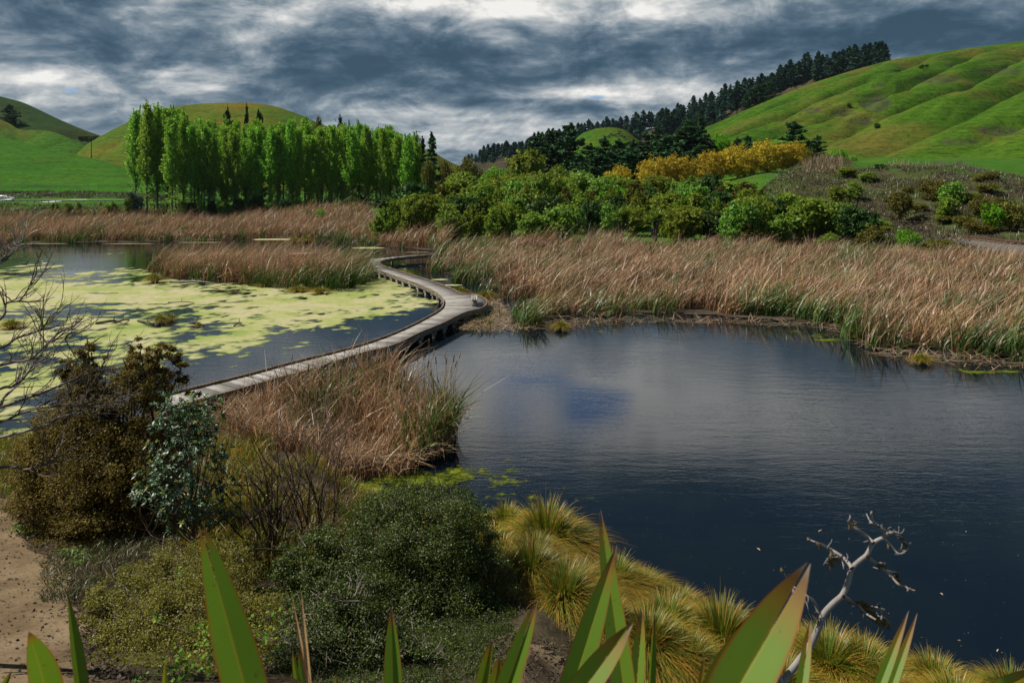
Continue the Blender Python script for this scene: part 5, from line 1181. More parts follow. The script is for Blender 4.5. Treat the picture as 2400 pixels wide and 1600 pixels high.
# low spreading bush on the left
f_ = ground_at(430, 10.8)
bush('low_bush', [lobe(500, 1400, 11.4, 120, 80), lobe(400, 1410, 11.2, 110, 70), lobe(310, 1450, 10.8, 100, 75), lobe(430, 1480, 10.4, 160, 100), lobe(300, 1510, 10.4, 85, 70), lobe(560, 1510, 10.2, 150, 100), lobe(400, 1570, 9.8, 150, 80), lobe(240, 1440, 10.9, 50, 60), lobe(280, 1400, 11.2, 70, 60), lobe(300, 1580, 9.6, 90, 60), lobe(560, 1590, 9.4, 130, 70), lobe(430, 1345, 11.6, 110, 60), lobe(340, 1380, 11.4, 80, 60), lobe(520, 1330, 11.8, 90, 55)], f_, 170000, 1150, .0092, M['muehl'], 'low spreading wiry olive bush beside the dirt path', 'bush', .10, .7, 1.2, twigs=500, stems=18)
# brown feathery tree at left
f_ = ground_at(275, 15.2)
man = [lobe(200, 850, 15.2, 42, 42), lobe(225, 905, 15.2, 55, 50), lobe(180, 900, 15.4, 40, 40), lobe(325, 865, 15, 45, 60), lobe(385, 850, 15, 40, 50), lobe(360, 900, 15.1, 70, 50), lobe(410, 872, 15, 24, 30), lobe(300, 960, 15.2, 95, 90), lobe(200, 990, 15.3, 90, 80), lobe(140, 1010, 15.5, 70, 60), lobe(110, 1080, 15.6, 80, 80), lobe(230, 1090, 15.0, 120, 100), lobe(340, 1080, 15, 100, 100), lobe(130, 1170, 15.4, 100, 80), lobe(260, 1200, 14.8, 110, 80), lobe(360, 1190, 14.8, 80, 80), lobe(180, 1250, 14.8, 90, 55), lobe(430, 1010, 15.2, 60, 60), lobe(470, 960, 15.6, 40, 22), lobe(80, 1150, 15.6, 60, 60)]
for (u, v) in [(190, 815), (212, 822), (172, 850), (240, 868), (312, 822), (330, 812), (352, 826), (375, 815), (398, 818), (420, 832), (290, 880), (260, 905), (150, 880), (140, 940), (100, 985), (70, 1060), (430, 880), (340, 850), (225, 845), (60, 1120), (460, 935)]:
    man.append(lobe(u + random.gauss(0, 4), v + 10, 15.2 + random.gauss(0, .25), 15, 52))
bush('feathery_tree', man, f_, 150000, 1000, .0105, M['manuka'], 'tall brown-olive feathery tree at the left between path and pond', 'tree', .13, .35, 2.2, up=.7, stems=34, twigs=900, twigmat=M['darktwig'], sr=.05, bark='darktwig')
# glossy broadleaf shrub
f_ = ground_at(450, 13.3); e = empty('glossy_shrub', f_, 0, 1, 'glossy dark broad-leaved shrub with yellowish new tips before the boardwalk end', 'shrub')
gl = np.array([lobe(430, 1010, 13.4, 85, 85), lobe(470, 970, 13.5, 60, 50), lobe(400, 960, 13.3, 40, 50), lobe(440, 1100, 13.2, 95, 90), lobe(500, 1060, 13.4, 50, 80), lobe(375, 1130, 13, 60, 70), lobe(440, 1190, 13, 80, 50), lobe(345, 1160, 13, 40, 40), lobe(520, 1150, 13.3, 40, 60), lobe(540, 1200, 13.3, 30, 40)]); gl[:, :3] -= f_
nw = 520; k = rng.choice(len(gl), nw, p=(gl[:, 3] ** 2) / (gl[:, 3] ** 2).sum()); D = unit(rng.normal(size=(nw, 3)) + [0, -.15, .15]); wc = gl[k, :3] + D * gl[k, 3:] * (rng.random(nw) ** .4)[:, None]
nl = 11; C = np.repeat(wc, nl, 0); a = rng.random(nw * nl) * 2 * PI; el = rng.uniform(.0, 1.0, nw * nl); ax = unit(D * .7 + [0, 0, .7])
t1 = unit(np.cross(ax, rng.normal(size=(nw, 3)))); t2 = np.cross(ax, t1)
rep = lambda z: np.repeat(z, nl, 0)
dirs = unit((np.cos(a)[:, None] * rep(t1) + np.sin(a)[:, None] * rep(t2)) * np.cos(el)[:, None] + rep(ax) * np.sin(el)[:, None])
def longleaves(C, dirs, L_, wd):
    n = len(C); side = unit(np.cross(dirs, np.array([0, 0, 1.0]) + rng.normal(0, .3, (n, 3)))); L_ = np.broadcast_to(L_, (n,))[:, None]; wd = np.broadcast_to(wd, (n,))[:, None]
    dn = np.array([0, 0, -1.0]) * L_ * .15
    V = np.stack([C, C + dirs * L_ * .5 + side * wd, C + dirs * L_ + dn, C + dirs * L_ * .5 - side * wd], 1).reshape(-1, 3)
    return V, np.arange(4 * n).reshape(n, 4)
new = np.repeat(rng.random(nw) < .16, nl) & (el > .45)
V, Q = longleaves(C[~new], dirs[~new], rng.uniform(.06, .10, (~new).sum()), .016); link('foliage', mesh('foliage', V, Q, M['karo']), e)
V, Q = longleaves(C[new], dirs[new], rng.uniform(.05, .08, new.sum()), .011); tag(link('new_growth', mesh('new_growth', V, Q, M['newleaf']), e), 'yellow-green new shoots', kind='stuff')
mb = MB(); mb.tube(spline([[0, 0, -.2], [.03, 0, .6], gl[3, :3], gl[0, :3]], 10), np.linspace(.04, .012, 10), 6)
for l_ in gl:
    for _ in range(4):
        tp = l_[:3] + unit(rng.normal(size=3) + [0, 0, .4]) * l_[3:] * .8; b = np.array([0.02, 0, .35 + rng.random() * .8]); mb.tube(spline([b, (b + tp) / 2 + [0, 0, -.08], tp], 6), np.linspace(.016, .004, 6), 4)
mb.build('stem', M['twig'], e)

# recursive bare twigs
def branch(mb, p, d, L_, r, depth, up=.25, spread=.7, curl=.25):
    n = 6; pts = [p]; dd = d
    for i in range(n): dd = unit(dd + rng.normal(0, curl / 2, 3) + np.array([0, 0, up * .12])); pts.append(pts[-1] + dd * L_ / n)
    pts = np.array(pts); mb.tube(pts, np.linspace(r, r * .45, n + 1), 5 if r > .01 else 4)
    if depth > 0:
        for _ in range(rng.integers(2, 5)):
            k = rng.integers(2, n + 1); nd = unit(unit(pts[k] - pts[k - 1]) + rng.normal(0, spread, 3) + np.array([0, 0, up])); branch(mb, pts[k], nd, L_ * rng.uniform(.4, .7), r * .5, depth - 1, up, spread, curl)
# dark twiggy shrub between the near clump and the bushes
for (u, d, sc, l) in [(625, 13.6, 1.0, 'bare dark twiggy shrub, left of two before the near reed clump'), (735, 13.2, 1.15, 'bare dark twiggy shrub, right of two before the near reed clump')]:
    f_ = ground_at(u, d); e = empty('bare_shrub', f_, 0, 1, l, 'shrub'); mb = MB(); mt = MB()
    for k in range(10):
        branch(mb, np.array([rng.normal(0, .08), rng.normal(0, .08), -.1]), unit(np.array([rng.normal(0, .45), rng.normal(0, .3), 1.1])), 1.55 * sc, .020, 3, .25, .6)
    mb.build('stem', M['redtwig'], e)
    for k in range(16): branch(mt, np.array([rng.normal(0, .3), rng.normal(0, .3), .3 + rng.random()]), unit(np.array([rng.normal(0, .6), rng.normal(0, .6), .7])), .7, .008, 2, .1, .7)
    mt.build('twig', M['twig'], e)['kind'] = 'stuff'
# bare branches reaching in from the left
f_ = ground_at(-330, 9.5); e = empty('bare_tree', f_, 0, 1, 'leafless tree reaching bare branches in from the left edge', 'tree')
top = W(-300, 900, 9.0) - f_
MB().tube(spline([[0, 0, -.2], top * .5 + [.1, .1, 0], top, top + [-.1, 0, .9]], 12), np.linspace(.11, .045, 12), 8).build('trunk', M['twig'], e)
arms = [[(-300, 1100), (-60, 1040), (33, 1017), (100, 1000), (140, 980), (175, 963), (212, 952), (262, 957)], [(-300, 1040), (-40, 1000), (60, 965), (130, 952), (225, 955)], [(-300, 1020), (-40, 965), (77, 928), (153, 898), (194, 880), (247, 857)], [(-300, 1000), (-30, 960), (10, 930), (52, 890), (95, 832), (125, 790), (170, 762)], [(-300, 900), (-20, 822), (40, 792), (95, 772), (120, 735)], [(-300, 860), (-20, 760), (14, 712), (50, 700), (88, 636)], [(-300, 760), (-10, 622), (8, 605), (18, 583)], [(-300, 980), (-60, 880), (20, 850), (70, 842), (120, 800), (172, 790)], [(-300, 1130), (0, 1095), (60, 1100), (110, 1085), (162, 1057)], [(-300, 1060), (-20, 920), (30, 905), (80, 862), (132, 835)]]
for i, a in enumerate(arms):
    mb = MB(); dd = 8.6 + .5 * rng.random(); sp = spline([W(u, v, dd + .15 * math.sin(k * 1.3 + i)) - f_ for k, (u, v) in enumerate(a)], 26)
    mb.tube(sp, np.linspace(.022, .004, 26), 5)
    for _ in range(15):
        k = rng.integers(9, 25); dv = unit(sp[min(k + 1, 25)] - sp[k - 1]); branch(mb, sp[k], unit(dv + np.array([rng.normal(0, .5), rng.normal(0, .4), rng.uniform(-.35, .9)])), rng.uniform(.2, .55), .0068, 1, .2, .5, .3)
    mb.build('branch', M['twig'] if i % 3 else M['greytwig'], e)

# bright vine leaves over the low bush
f_ = ground_at(480, 9.6)
pts = []
for (u, v, ru, rv, n) in [(440, 1560, 60, 30, 120), (520, 1500, 60, 25, 90), (560, 1520, 40, 40, 60), (360, 1450, 22, 16, 16), (420, 1350, 10, 22, 10), (420, 1590, 60, 20, 60), (610, 1490, 30, 40, 40), (345, 1590, 40, 20, 40), (660, 1480, 30, 60, 36), (480, 1470, 30, 12, 20)]:
    for _ in range(n):
        uu_, vv_ = rng.normal(u, ru * .6), rng.normal(v, rv * .6); pts.append(W(uu_, vv_, np.interp(vv_, [1340, 1400, 1500, 1600], [10.9, 10.0, 9.0, 8.5]) + rng.normal(0, .1)))
pts = np.array(pts); N = unit(rng.normal(size=pts.shape) * .5 + [0, -.35, .8]); e = empty('vine', f_, 0, 1, 'bright green vine trailing over the low olive bush', 'vine')
V, Q = leaves(pts - f_, N, .012 + .015 * rng.random(len(pts)), 1.2); link('foliage', mesh('foliage', V, Q, M['vine']), e)
mb = MB()
for _ in range(14):
    i = rng.integers(len(pts)); j = np.argsort(np.linalg.norm(pts - pts[i], axis=1))[[0, 6, 14, 24]]; mb.tube(spline(pts[j] - f_, 10) - [0, 0, .02], .004, 4)
mb.build('stem', M['twig'], e)['kind'] = 'stuff'
# small weeds on the path edge
for (u, v, n, l) in [(45, 1245, 14, 'small bright weed at the path edge, left of two'), (64, 1250, 10, 'small bright weed at the path edge, right of two'), (165, 1306, 26, 'flat green weed patch between the path and the brown tree'), (190, 1322, 14, 'yellow-green weed beside the flat weed patch')]:
    f_ = foot(u, v); C = rng.normal(size=(n * 3, 3)) * [.10, .08, .05] + [0, 0, .08 if n < 20 else .04]
    o = None; V, Q = leaves(C, unit(rng.normal(size=C.shape) * .4 + [0, 0, 1]), .022, 1.4); o = link('weed_plant', mesh('weed_plant', V, Q, M['vine'])); o.location = f_; tag(o, l, 'weed')

# ---------------------------------------------------------------- sedge tussocks
def tussock_mesh(seed, n=1500, h=.85, r=.55, wd=.011):
    a = rng.random(n) * 2 * PI; q = rng.random(n) ** .6; base = np.stack([np.cos(a) * .16 * q, np.sin(a) * .16 * q, np.zeros(n)], 1)
    a2 = a + rng.normal(0, .35, n); L_ = r * (.25 + 1.15 * q) * rng.uniform(.7, 1.25, n); hh = h * rng.uniform(.75, 1.2, n) * (1.1 - .25 * q)
    dr = np.clip(.10 + .95 * q * rng.uniform(.6, 1.25, n), 0, 1.3)
    V, Q, A = blades(base, hh, np.stack([np.cos(a2), np.sin(a2)], 1) * L_[:, None], np.full(n, wd), dr, 7, face=a2 + PI / 2 + rng.normal(0, .5, n), g=(rng.random(n) < .30 + .5 * (1 - q)).astype(float), pw=1.5)
    return mesh('tussock', V, Q, M['tussock'], A)
TM = [tussock_mesh(i, 3800, (.9, 1.0, .8, .95, .9)[i], (.78, .72, .80, .70, .76)[i]) for i in range(5)]
TS = [tussock_mesh(9, 700, .8, .6, .02), tussock_mesh(10, 700, .7, .65, .02)]
def tussock(u, d, s, l, grp='golden sedge tussocks of the near bank', small=False, sc=None):
    p = ground_at(u, d); s = s * random.uniform(.95, 1.12); me_ = (TS if small else TM)[random.randrange(2 if small else 5)]
    o = link('tussock', me_); o.location = p + np.array([0, 0, .0]); o.rotation_euler = (0, 0, random.random() * 6.28); o.scale = sc or (s, s, s); tag(o, l, 'tussock', grp)
near_t = [(1280, 15.6, 1.2, 'big golden tussock next to the large dark bush'), (1185, 17.2, .85, 'orange-tipped tussock peeping over the right shoulder of the dark bush'), (1250, 14.2, .85, 'dead-skirted tussock below the big golden one'), (1345, 13.6, .95, 'drooping tussock behind the left of the tall flax leaves'), (1440, 14.7, .95, 'tussock at the water edge right behind the tall flax leaves'), (1500, 14.9, .8, 'tussock at the water edge just right of the tall flax leaves'), (1590, 14.6, .85, 'spiky-topped tussock at the water edge in mid bank'),
          (1560, 12.6, 1.0, 'lower tussock between the small flax blades'), (1650, 13.5, .95, 'broad green-centred tussock left of the wide flax leaf'), (1690, 12.2, 1.05, 'largest drooping tussock below the broad green-centred one'), (1730, 14.0, .8, 'tussock at the water edge above the wide flax leaf tip'), (1880, 12.6, .85, 'tussock behind the foot of the dead flower stalk'), (1940, 11.9, 1.05, 'big golden tussock just right of the dead flower stalk'), (2020, 11.8, .95, 'golden tussock at the water edge right of the big one by the stalk'), (1960, 10.6, .9, 'tussock at the lower edge of the picture by the stalk'), (2090, 11.2, .85, 'tussock behind the pair of narrow flax blades'),
          (2190, 11.7, .85, 'ragged tussock at the water edge right of the narrow flax blades'), (2240, 10.7, .85, 'tussock at the lower right edge of the picture'), (2370, 11.2, .8, 'tussock in the lower right corner'), (2130, 10.4, .8, 'tussock at the lower edge under the narrow flax blades'), (1830, 11.3, .85, 'tussock below the wide flax leaf by the stalk foot'), (1245, 13.0, .9, 'dead-bottomed tussock at the right foot of the dark bush'), (1320, 12.4, .95, 'tussock at the end of the short path, left of the tall flax'), (1420, 11.6, .9, 'tussock right behind the tall flax leaf bases'), (1520, 11.4, .95, 'tussock behind the small flax blades at the lower edge'), (1610, 11.2, .95, 'tussock left of the wide flax leaf at the lower edge'), (1700, 10.9, .85, 'tussock below the largest drooping one, behind the wide leaf')]
for a in near_t: tussock(a[0], a[1] - (.3 if a[1] > 12.3 else .1), a[2], a[3])
for u, v, s, l, sc in [(27, 770, 1.0, 'round golden tussock standing in the duckweed at the left edge', (1.05, 1.05, .95)), (378, 757, .8, 'green tussock standing in the duckweed with driftwood beside it', None), (400, 750, .6, 'smaller tuft growing from the back of the duckweed tussock', None), (363, 663, 1.25, 'golden tussock at the left tip of the reed island', None), (466, 765, .35, 'tiny tuft on the dark snag in the pond', None), (2160, 850, .75, 'bright green tussock standing in the water before the right reed bed', None), (1315, 772, .85, 'sedge tussock at the foot of the right reed bed near its left corner', None), (900, 572, 1.0, 'olive sedge tussock at the foot of the far reeds', None), (690, 567, 1.3, 'left of two olive tussocks at the far water edge', None), (718, 568, 1.5, 'right of two olive tussocks at the far water edge', None), (945, 643, .9, 'low golden sedge beside the boardwalk beyond the middle bend', (1.4, 1.0, .6)), (1075, 688, .8, 'golden sedge clump beside the platform bend', (1.3, 1, .8)), (1140, 698, 1.0, 'golden sedge behind the platform bench', (1.4, 1.1, .85)), (700, 684, 1.1, 'olive sedge at the front foot of the reed island, left of two', (1.3, 1, .9)), (750, 688, 1.0, 'olive sedge at the front foot of the reed island, right of two', (1.2, 1, .9)), (620, 672, .9, 'olive sedge at the foot of the reed island behind the mat', None)]:
    p = P(u, v, 0); o = link('tussock', TS[random.randrange(2)] if v > 0 else None); o.location = p; o.scale = sc or (s, s, s); o.rotation_euler = (0, 0, random.random() * 6); tag(o, l, 'tussock', 'sedge tussocks standing in the pond')

# grass and litter on the near bank
def nearpts(n, ua, ub, da, db):
    u = ua + (ub - ua) * rng.random(n); d = da + (db - da) * rng.random(n); x = (u - UC) / F * d; z = G(x, d); k = z > .02
    return np.column_stack([x, d, z])[k], u[k], d[k]
q, u, d = nearpts(60000, -150, 2500, 7.5, 30); k = ~((u < 250) & (d < 17)); q, u, d = q[k], u[k], d[k]; n_ = len(q)
a = rng.random(n_) * 2 * PI; l_ = .04 + .13 * rng.random(n_) ** 2
V, Q, A = blades(q + [0, 0, .02], rng.normal(.03, .05, n_), np.stack([np.cos(a), np.sin(a)], 1) * l_[:, None], np.full(n_, .006), np.zeros(n_), 2, face=a + PI / 2, pw=1.1)
tag(link('reed_litter', mesh('reed_litter', V, Q, M['bramble'], A)), 'dry straw litter on the near bank', 'litter', kind='stuff')
q, u, d = nearpts(30000, 430, 1300, 12.5, 25); q2, u2, d2 = nearpts(9000, -150, 200, 17, 30); q = np.concatenate([q, q2]); n_ = len(q); k = fbm(q[:, 0], q[:, 1], 95, 3) > .42; q = q[k]; n_ = len(q)
V, Q, A = blades(q, (.25 + .45 * rng.random(n_)), rng.normal(0, .16, (n_, 2)), np.full(n_, .012), np.full(n_, .3), 4, g=(rng.random(n_) < .45).astype(float))
tag(link('grass', mesh('grass', V, Q, M['tussock'], A)), 'golden grass between the twiggy shrubs and the water', 'grass', kind='stuff')

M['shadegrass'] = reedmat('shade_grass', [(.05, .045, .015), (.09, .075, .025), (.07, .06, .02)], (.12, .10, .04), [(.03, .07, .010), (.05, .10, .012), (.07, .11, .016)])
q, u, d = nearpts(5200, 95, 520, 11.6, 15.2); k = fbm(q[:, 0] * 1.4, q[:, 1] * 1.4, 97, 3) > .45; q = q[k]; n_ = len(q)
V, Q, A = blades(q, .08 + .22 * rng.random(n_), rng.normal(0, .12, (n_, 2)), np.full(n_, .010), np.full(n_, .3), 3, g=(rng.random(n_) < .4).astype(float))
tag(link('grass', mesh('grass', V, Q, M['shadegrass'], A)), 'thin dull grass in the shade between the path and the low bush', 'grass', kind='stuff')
# floating bits on the dark water
mb = MB()
for (u, v, s) in [(1922, 1243, .16), (1778, 1286, .12), (2140, 1382, .07), (2207, 1391, .08), (2316, 1347, .05), (2338, 1523, .10), (1337, 879, .3), (2160, 1493, .05), (2248, 1500, .05), (2060, 1425, .05), (2264, 1245, .06), (1990, 1262, .05)]:
    c_ = P(u, v, .012); a = rng.random() * 3; s *= .62; dx_, dy_ = math.cos(a) * s, math.sin(a) * s
    mb.add([[c_[0] - dx_, c_[1] - dy_, .012], [c_[0] + dy_ * .25, c_[1] - dx_ * .25, .03], [c_[0] + dx_, c_[1] + dy_, .012], [c_[0] - dy_ * .25, c_[1] + dx_ * .25, .012]], [[0, 1, 2, 3]])
for _ in range(260):
    c_ = P(rng.uniform(1150, 2390), 1150 + 420 * rng.random() ** 1.2, .012)
    if g1(c_[0], c_[1]) < 0: s = .004 + .008 * rng.random() ** 2; mb.add([[c_[0] - s, c_[1], .012], [c_[0], c_[1] - s, .012], [c_[0] + s, c_[1], .012], [c_[0], c_[1] + s, .012]], [[0, 1, 2, 3]])
tag(mb.build('floating_leaves', M['straw']), 'small dead leaves and specks floating on the dark near water', 'leaves', kind='stuff')

# ---------------------------------------------------------------- flax in front of the camera
m, t = newmat('flax_leaf'); sx_ = t.attr('s'); tt_ = t.attr('t'); p = t.pos()
ab = t.math('ABSOLUTE', sx_); n1 = t.noise(2.5, 4, .6, p)
stri = t.noise(20, 2, .5, t.n('ShaderNodeCombineXYZ', {0: sx_, 1: t.math('MULTIPLY', tt_, .06), 2: 0.0}).outputs[0])
c = t.mix(n1, (.085, .20, .010), (.20, .32, .014)); c = t.mix(t.math('MULTIPLY', t.ramp(stri, [(.35, 0.0), (.65, 1.0)]), .42), c, (.20, .29, .03))
c = t.mix(t.ramp(t.noise(38, 3, .6, p), [(.66, 0.0), (.72, .55)]), c, (.10, .07, .02))
c = t.mix(t.ramp(ab, [(.0, .75), (.05, .55), (.10, 0.0)]), c, (.30, .28, .02))
c = t.mix(t.ramp(ab, [(.86, 0.0), (.94, .6), (1.0, .95)]), c, (.34, .10, .012))
tipf = t.ramp(t.math('ADD', tt_, t.math('MULTIPLY', t.math('SUBTRACT', n1, .5), .015)), [(.950, 0.0), (.980, .75), (1.0, 1.0)])
c = t.mix(tipf, c, t.ramp(tt_, [(.97, (.36, .11, .012)), (.99, (.16, .05, .018)), (1.0, (.30, .22, .15))]))
ylw = t.attr('y'); c = t.mix(ylw, c, (.36, .32, .012))
d_ = t.n('ShaderNodeBsdfDiffuse', {'Color': c}).outputs[0]; tr = t.n('ShaderNodeBsdfTranslucent', {'Color': c}).outputs[0]
s_ = t.n('ShaderNodeMixShader', {0: .42, 1: d_, 2: tr}).outputs[0]; g = t.n('ShaderNodeBsdfGlossy', {'Color': (1, 1, 1), 'Roughness': .55}).outputs[0]
t.out(t.n('ShaderNodeMixShader', {0: .016, 1: s_, 2: g}).outputs[0]); M['flax'] = m
def flax_leaf(parent, root, base, tip, wpx, d0, d1, split=0.0, fold=.35, sag=0.0, yaw=0.0, yellow=0.0, mat=None):
    """leaf from its root through a picture point to its tip; two half-blades joined at the midrib"""
    b, e = W(*base, d0), W(*tip, d1); o = np.array(parent.location); r_ = np.array(root)
    ch = np.linalg.norm(e - b); l1 = np.linalg.norm(b - r_); S = 40; T0 = unit(e - b)
    h = np.linspace(0, 1, 30)[:, None]; m0 = np.array([0, 0, 1.0]) * l1 * .6 + T0 * l1 * .4; m1 = T0 * l1
    lo_ = (2 * h**3 - 3 * h**2 + 1) * r_ + (h**3 - 2 * h**2 + h) * m0 + (-2 * h**3 + 3 * h**2) * b + (h**3 - h**2) * m1
    hi_ = b + (e - b) * h[1:] + np.array([0, 0, sag]) * np.sin(PI * h[1:])
    cv = np.vstack([lo_, hi_])
    al = np.concatenate([[0], np.cumsum(np.linalg.norm(np.diff(cv, axis=0), axis=1))]); tb = al[29] / al[-1]; al /= al[-1]
    tq = np.concatenate([np.linspace(0, tb, 13)[:-1], tb + (1 - tb) * np.linspace(0, 1, S - 11) ** .85]); c_ = np.stack([np.interp(tq, al, cv[:, k]) for k in range(3)], 1)
    T = unit(np.gradient(c_, axis=0)); vw = unit(c_ - np.array([0, 0, H])); side = unit(np.cross(vw, T)) * -1
    ca, sa = math.cos(yaw), math.sin(yaw); nrm = np.cross(T, side); side = unit(side * ca + nrm * sa); nrm = np.cross(T, side)
    w0 = wpx * d0 / F / max(ca, .3)
    def prof(q): return np.clip(np.where(q < tb, .75 + .25 * q / max(tb, .01), 1 - (np.clip((q - tb) / (1 - tb), 0, 1)) ** 2.1), .02, 1)
    wv = w0 * .5 * prof(tq)
    V = []; A_s = []; A_t = []; Q = []; cols = np.array([-1, -.5, 0, 0, .5, 1])
    for j, s in enumerate(cols):
        half = -1 if j < 3 else 1; gap = np.clip((tq - (1 - split)) / max(split, .01), 0, 1) * split
        offs = wv * s + half * gap * w0 * .75 * .5
        dz_ = fold * np.abs(s) * wv
        V.append(c_ + side * offs[:, None] + nrm * dz_[:, None] - o - (T * (gap * .10 * ch * (half > 0))[:, None])); A_s.append(np.full(S + 1, s)); A_t.append(tq)
    V = np.stack(V, 1).reshape(-1, 3)
    for i in range(S):
        for j in (0, 1, 3, 4): Q.append([i * 6 + j, i * 6 + j + 1, (i + 1) * 6 + j + 1, (i + 1) * 6 + j])
    at = {'s': np.stack(A_s, 1).ravel(), 't': np.stack(A_t, 1).ravel(), 'y': np.full(len(V), yellow)}
    return link('leaf', mesh('leaf', V, Q, mat or M['flax'], at, True), parent)
def flax_plant(root_uv, d, label, lv, tall=6.05):
    rt = np.mean([W(*a[0], a[3]) - unit(W(*a[1], a[4]) - W(*a[0], a[3])) * .75 for a in lv], axis=0); rt[2] = g1(rt[0], rt[1]) - .05; e = empty('flax_plant', rt, 0, 1, label, 'flax plant', 'flax plants in front of the camera')
    for i, a in enumerate(lv):
        kw = dict(a[5]) if len(a) > 5 else {}
        o = flax_leaf(e, rt + (W(*a[0], a[3]) - unit(W(*a[1], a[4]) - W(*a[0], a[3])) * .75 - rt) * np.array([.45, .45, 0]), a[0], a[1], a[2], a[3], a[4], **kw)
        if kw.get('mat'): o['label'] = 'dead tan leaf'
    return e
dryf = M['straw_leaf'] = plain('dead_flax_leaf', [(.22, .12, .045), (.38, .22, .09), (.5, .33, .16)], 30, .8, 0, (1, 1, .1))
flax_plant(140, 2.6, 'flax plant at the lower left corner with two short leaves over the path', [((104, 1600), (67, 1478), 66, 2.2, 2.15, dict(yaw=.3)), ((186, 1600), (159, 1393), 30, 2.5, 2.6, dict(fold=.6, yaw=.5)), ((5, 1612), (28, 1570), 16, 2.3, 2.3)])
flax_plant(640, 1.9, 'flax plant with one tall split-tipped leaf and dead tan leaves, left of centre', [((573, 1600), (471, 1228), 97, 1.75, 1.72, dict(split=.11, fold=.3)), ((386, 1610), (387, 1548), 12, 2.1, 2.1, dict(yellow=.6)), ((698, 1605), (685, 1523), 15, 2.3, 2.3, dict(yellow=.15)), ((712, 1605), (699, 1520), 17, 2.3, 2.32), ((724, 1605), (704, 1382), 12, 2.2, 2.3, dict(mat=dryf, split=.3, fold=.6)), ((722, 1603), (684, 1393), 9, 2.2, 2.3, dict(mat=dryf, fold=.6)), ((690, 1594), (622, 1578), 9, 2.1, 2.0, dict(mat=dryf)), ((786, 1606), (790, 1583), 14, 2.3, 2.3, dict(yellow=.3))])
flax_plant(960, 2.6, 'flax plant with a single upright leaf before the large dark bush', [((921, 1600), (917, 1423), 42, 2.35, 2.4, dict(split=.06, fold=.5))])
flax_plant(1170, 2.6, 'flax plant with three leaves rising before the right edge of the dark bush', [((1186, 1612), (1259, 1404), 52, 2.3, 2.35, dict(split=.10, fold=.5)), ((1129, 1600), (1153, 1495), 30, 2.5, 2.5, dict(yellow=.12)), ((1160, 1600), (1171, 1533), 28, 2.45, 2.45, dict(yellow=.25)), ((1050, 1612), (1036, 1586), 14, 2.4, 2.4)])
flax_plant(1420, 2.2, 'tallest flax plant, its crossed leaves pointing up against the dark water', [((1460, 1600), (1406, 1195), 58, 2.35, 2.55, dict(split=.09, fold=.35)), ((1345, 1600), (1446, 1277), 66, 2.0, 2.1, dict(fold=.3)), ((1372, 1604), (1482, 1459), 62, 1.9, 1.95, dict(split=.08, fold=.5, yellow=.12)), ((1492, 1600), (1505, 1424), 33, 2.5, 2.6, dict(split=.16, fold=.5)), ((1524, 1600), (1534, 1432), 17, 2.6, 2.7, dict(fold=.7, yaw=.6))])
flax_plant(1700, 1.6, 'flax plant with one very wide leaf slanting up to the right', [((1735, 1600), (1896, 1318), 128, 1.42, 1.5, dict(split=.07, fold=.35)), ((1690, 1560), (1765, 1440), 40, 1.55, 1.6, dict(yellow=.75, fold=.6)), ((1641, 1604), (1651, 1533), 12, 2.0, 2.0, dict(yellow=.2)), ((1880, 1600), (1900, 1451), 26, 2.2, 2.3, dict(split=.12, fold=.5))])
flax_plant(2060, 2.4, 'flax plant with a pair of narrow blades near the right', [((2064, 1600), (2130, 1430), 25, 2.4, 2.5, dict(fold=.4)), ((2092, 1600), (2150, 1436), 22, 2.45, 2.55, dict(fold=.4)), ((2352, 1612), (2440, 1566), 40, 2.2, 2.3)])

# dead flax flower stalk
dS = 3.1; f_ = ground_at(1760, 3.2); e = empty('flower_stalk', f_, 0, 1, 'dead grey flax flower stalk with bare side branches over the dark water', 'flower stalk')
def tb(pts, r0, r1, name, mat, dd=0.0, n=16, sides=7):
    sp = spline([W(u, v, dS + dd * k / len(pts) + .03 * math.sin(k * 2 + u)) for k, (u, v) in enumerate(pts)], n) - f_
    return MB().tube(sp, np.linspace(r0, r1, n), sides).build(name, mat, e, True)
sp = spline([f_ + [0, 0, -.1], W(1790, 1660, dS)] + [W(u, v, dS) for u, v in [(1832, 1600), (1869, 1552), (1900, 1511), (1922, 1462), (1932, 1437), (1952, 1414), (1975, 1393), (1988, 1362), (1997, 1331), (2018, 1311), (2032, 1299), (2047, 1272), (2070, 1259), (2081, 1249)]], 60) - f_
MB().tube(sp, np.linspace(.0155, .007, 60), 9).build('stem', M['stalk'], e, True)
br = [[(1997, 1331), (1989, 1319), (1972, 1302), (1949, 1288), (1926, 1276), (1899, 1265)], [(2047, 1272), (2030, 1256), (2012, 1243), (1998, 1236), (1989, 1222), (1993, 1216)], [(2081, 1249), (2064, 1236), (2044, 1225), (2037, 1217)], [(2060, 1234), (2048, 1224), (2042, 1203), (2044, 1199)], [(2081, 1249), (2101, 1248), (2110, 1259), (2121, 1276)], [(2072, 1262), (2090, 1279), (2104, 1295), (2116, 1296), (2124, 1290)], [(2034, 1305), (2058, 1322), (2075, 1336), (2101, 1342)], [(2066, 1330), (2087, 1348), (2104, 1367), (2127, 1377), (2127, 1386)], [(1977, 1398), (2007, 1414), (2044, 1421), (2073, 1428)], [(2010, 1415), (2030, 1437), (2054, 1452)], [(1925, 1450), (1909, 1411), (1886, 1394), (1857, 1371), (1837, 1341)], [(1886, 1402), (1866, 1396), (1852, 1386)], [(1975, 1304), (1960, 1306), (1938, 1312)], [(2060, 1420), (2066, 1440), (2066, 1452)], [(2095, 1246), (2108, 1252), (2119, 1268)]]
BP = []
for b in br: BP += [W(u, v, dS) - f_ for u, v in spline(np.array(b, float), 14)]
BP = np.array(BP)
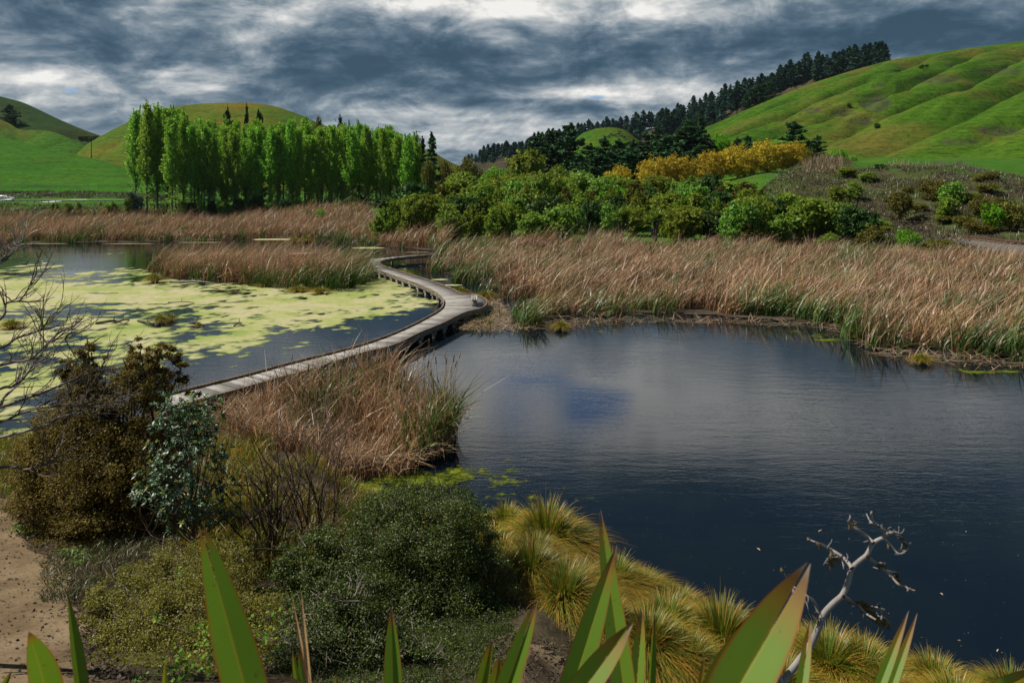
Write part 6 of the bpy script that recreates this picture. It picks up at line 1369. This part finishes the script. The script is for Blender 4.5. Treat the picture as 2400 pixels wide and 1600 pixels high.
for i, b in enumerate(br): tb(b, .0085 if i in (0, 1, 6, 8, 10) else .006, .003, 'branch', M['stalk'] if i not in (6, 7, 8, 9) else M['greytwig'], .12 * (-1) ** i)
def pod(u, v, du, dv, r=.007, snap=True):
    c_ = W(u, v, dS) - f_; c_ = BP[np.argmin(np.linalg.norm(BP - c_, axis=1))] if snap else c_; d2 = np.array([du / F * dS, rng.normal(0, .01), -dv / F * dS]); md = c_ + d2 * .5 + np.array([-d2[2], 0, d2[0]]) * .22
    MB().tube(spline([c_, md, c_ + d2], 7), [.002, r * .8, r, r, r * .8, r * .5, .0015], 6).build('seed_pod', M['pod'], e, True)
for a in [(1908, 1284, 10, 18), (1944, 1296, -10, 22), (1936, 1308, 8, 26), (1942, 1316, 22, 14), (1950, 1318, 20, 8), (1940, 1322, 14, 16), (1990, 1222, -4, 14), (1986, 1240, 14, 6), (1992, 1244, 16, -4), (2046, 1326, 6, 16), (2050, 1336, 18, 8), (2056, 1340, 14, 0), (2098, 1350, 22, 8), (2104, 1358, 18, 4), (2094, 1344, 8, 14), (2108, 1260, 8, 16), (2116, 1272, 6, 14), (2076, 1268, -2, 14), (2112, 1298, 12, -6), (1838, 1342, -4, -10), (1899, 1266, -6, -6)]: pod(*a)
for i in range(46):
    k = rng.random(); u, v = 1992 + 96 * k + rng.normal(0, 8), 1424 + 60 * k + rng.normal(0, 8); pod(u, v, rng.normal(14, 9), rng.normal(10, 9), .0065)

mb = MB()
for _ in range(70):
    c_ = BP[rng.integers(len(BP))]; dd = unit(rng.normal(size=3) + [0, 0, .2]) * rng.uniform(.015, .05); mb.tube(spline([c_, c_ + dd * .6 + rng.normal(0, .004, 3), c_ + dd + rng.normal(0, .006, 3)], 5), np.linspace(.003, .001, 5), 4)
mb.build('twig', M['stalk'], e)['kind'] = 'stuff'

# ---------------------------------------------------------------- air
m, t = newmat('haze_air')
vol = t.n('ShaderNodeVolumePrincipled', {'Color': (.62, .78, .95), 'Density': .00003, 'Anisotropy': .2})
t.nt.links.new(vol.outputs[0], t.n('ShaderNodeOutputMaterial').inputs[1])
hz = MB().box((0, 1150, 79), (6800, 2330, 162)).build('haze', m); tag(hz, kind='stuff')
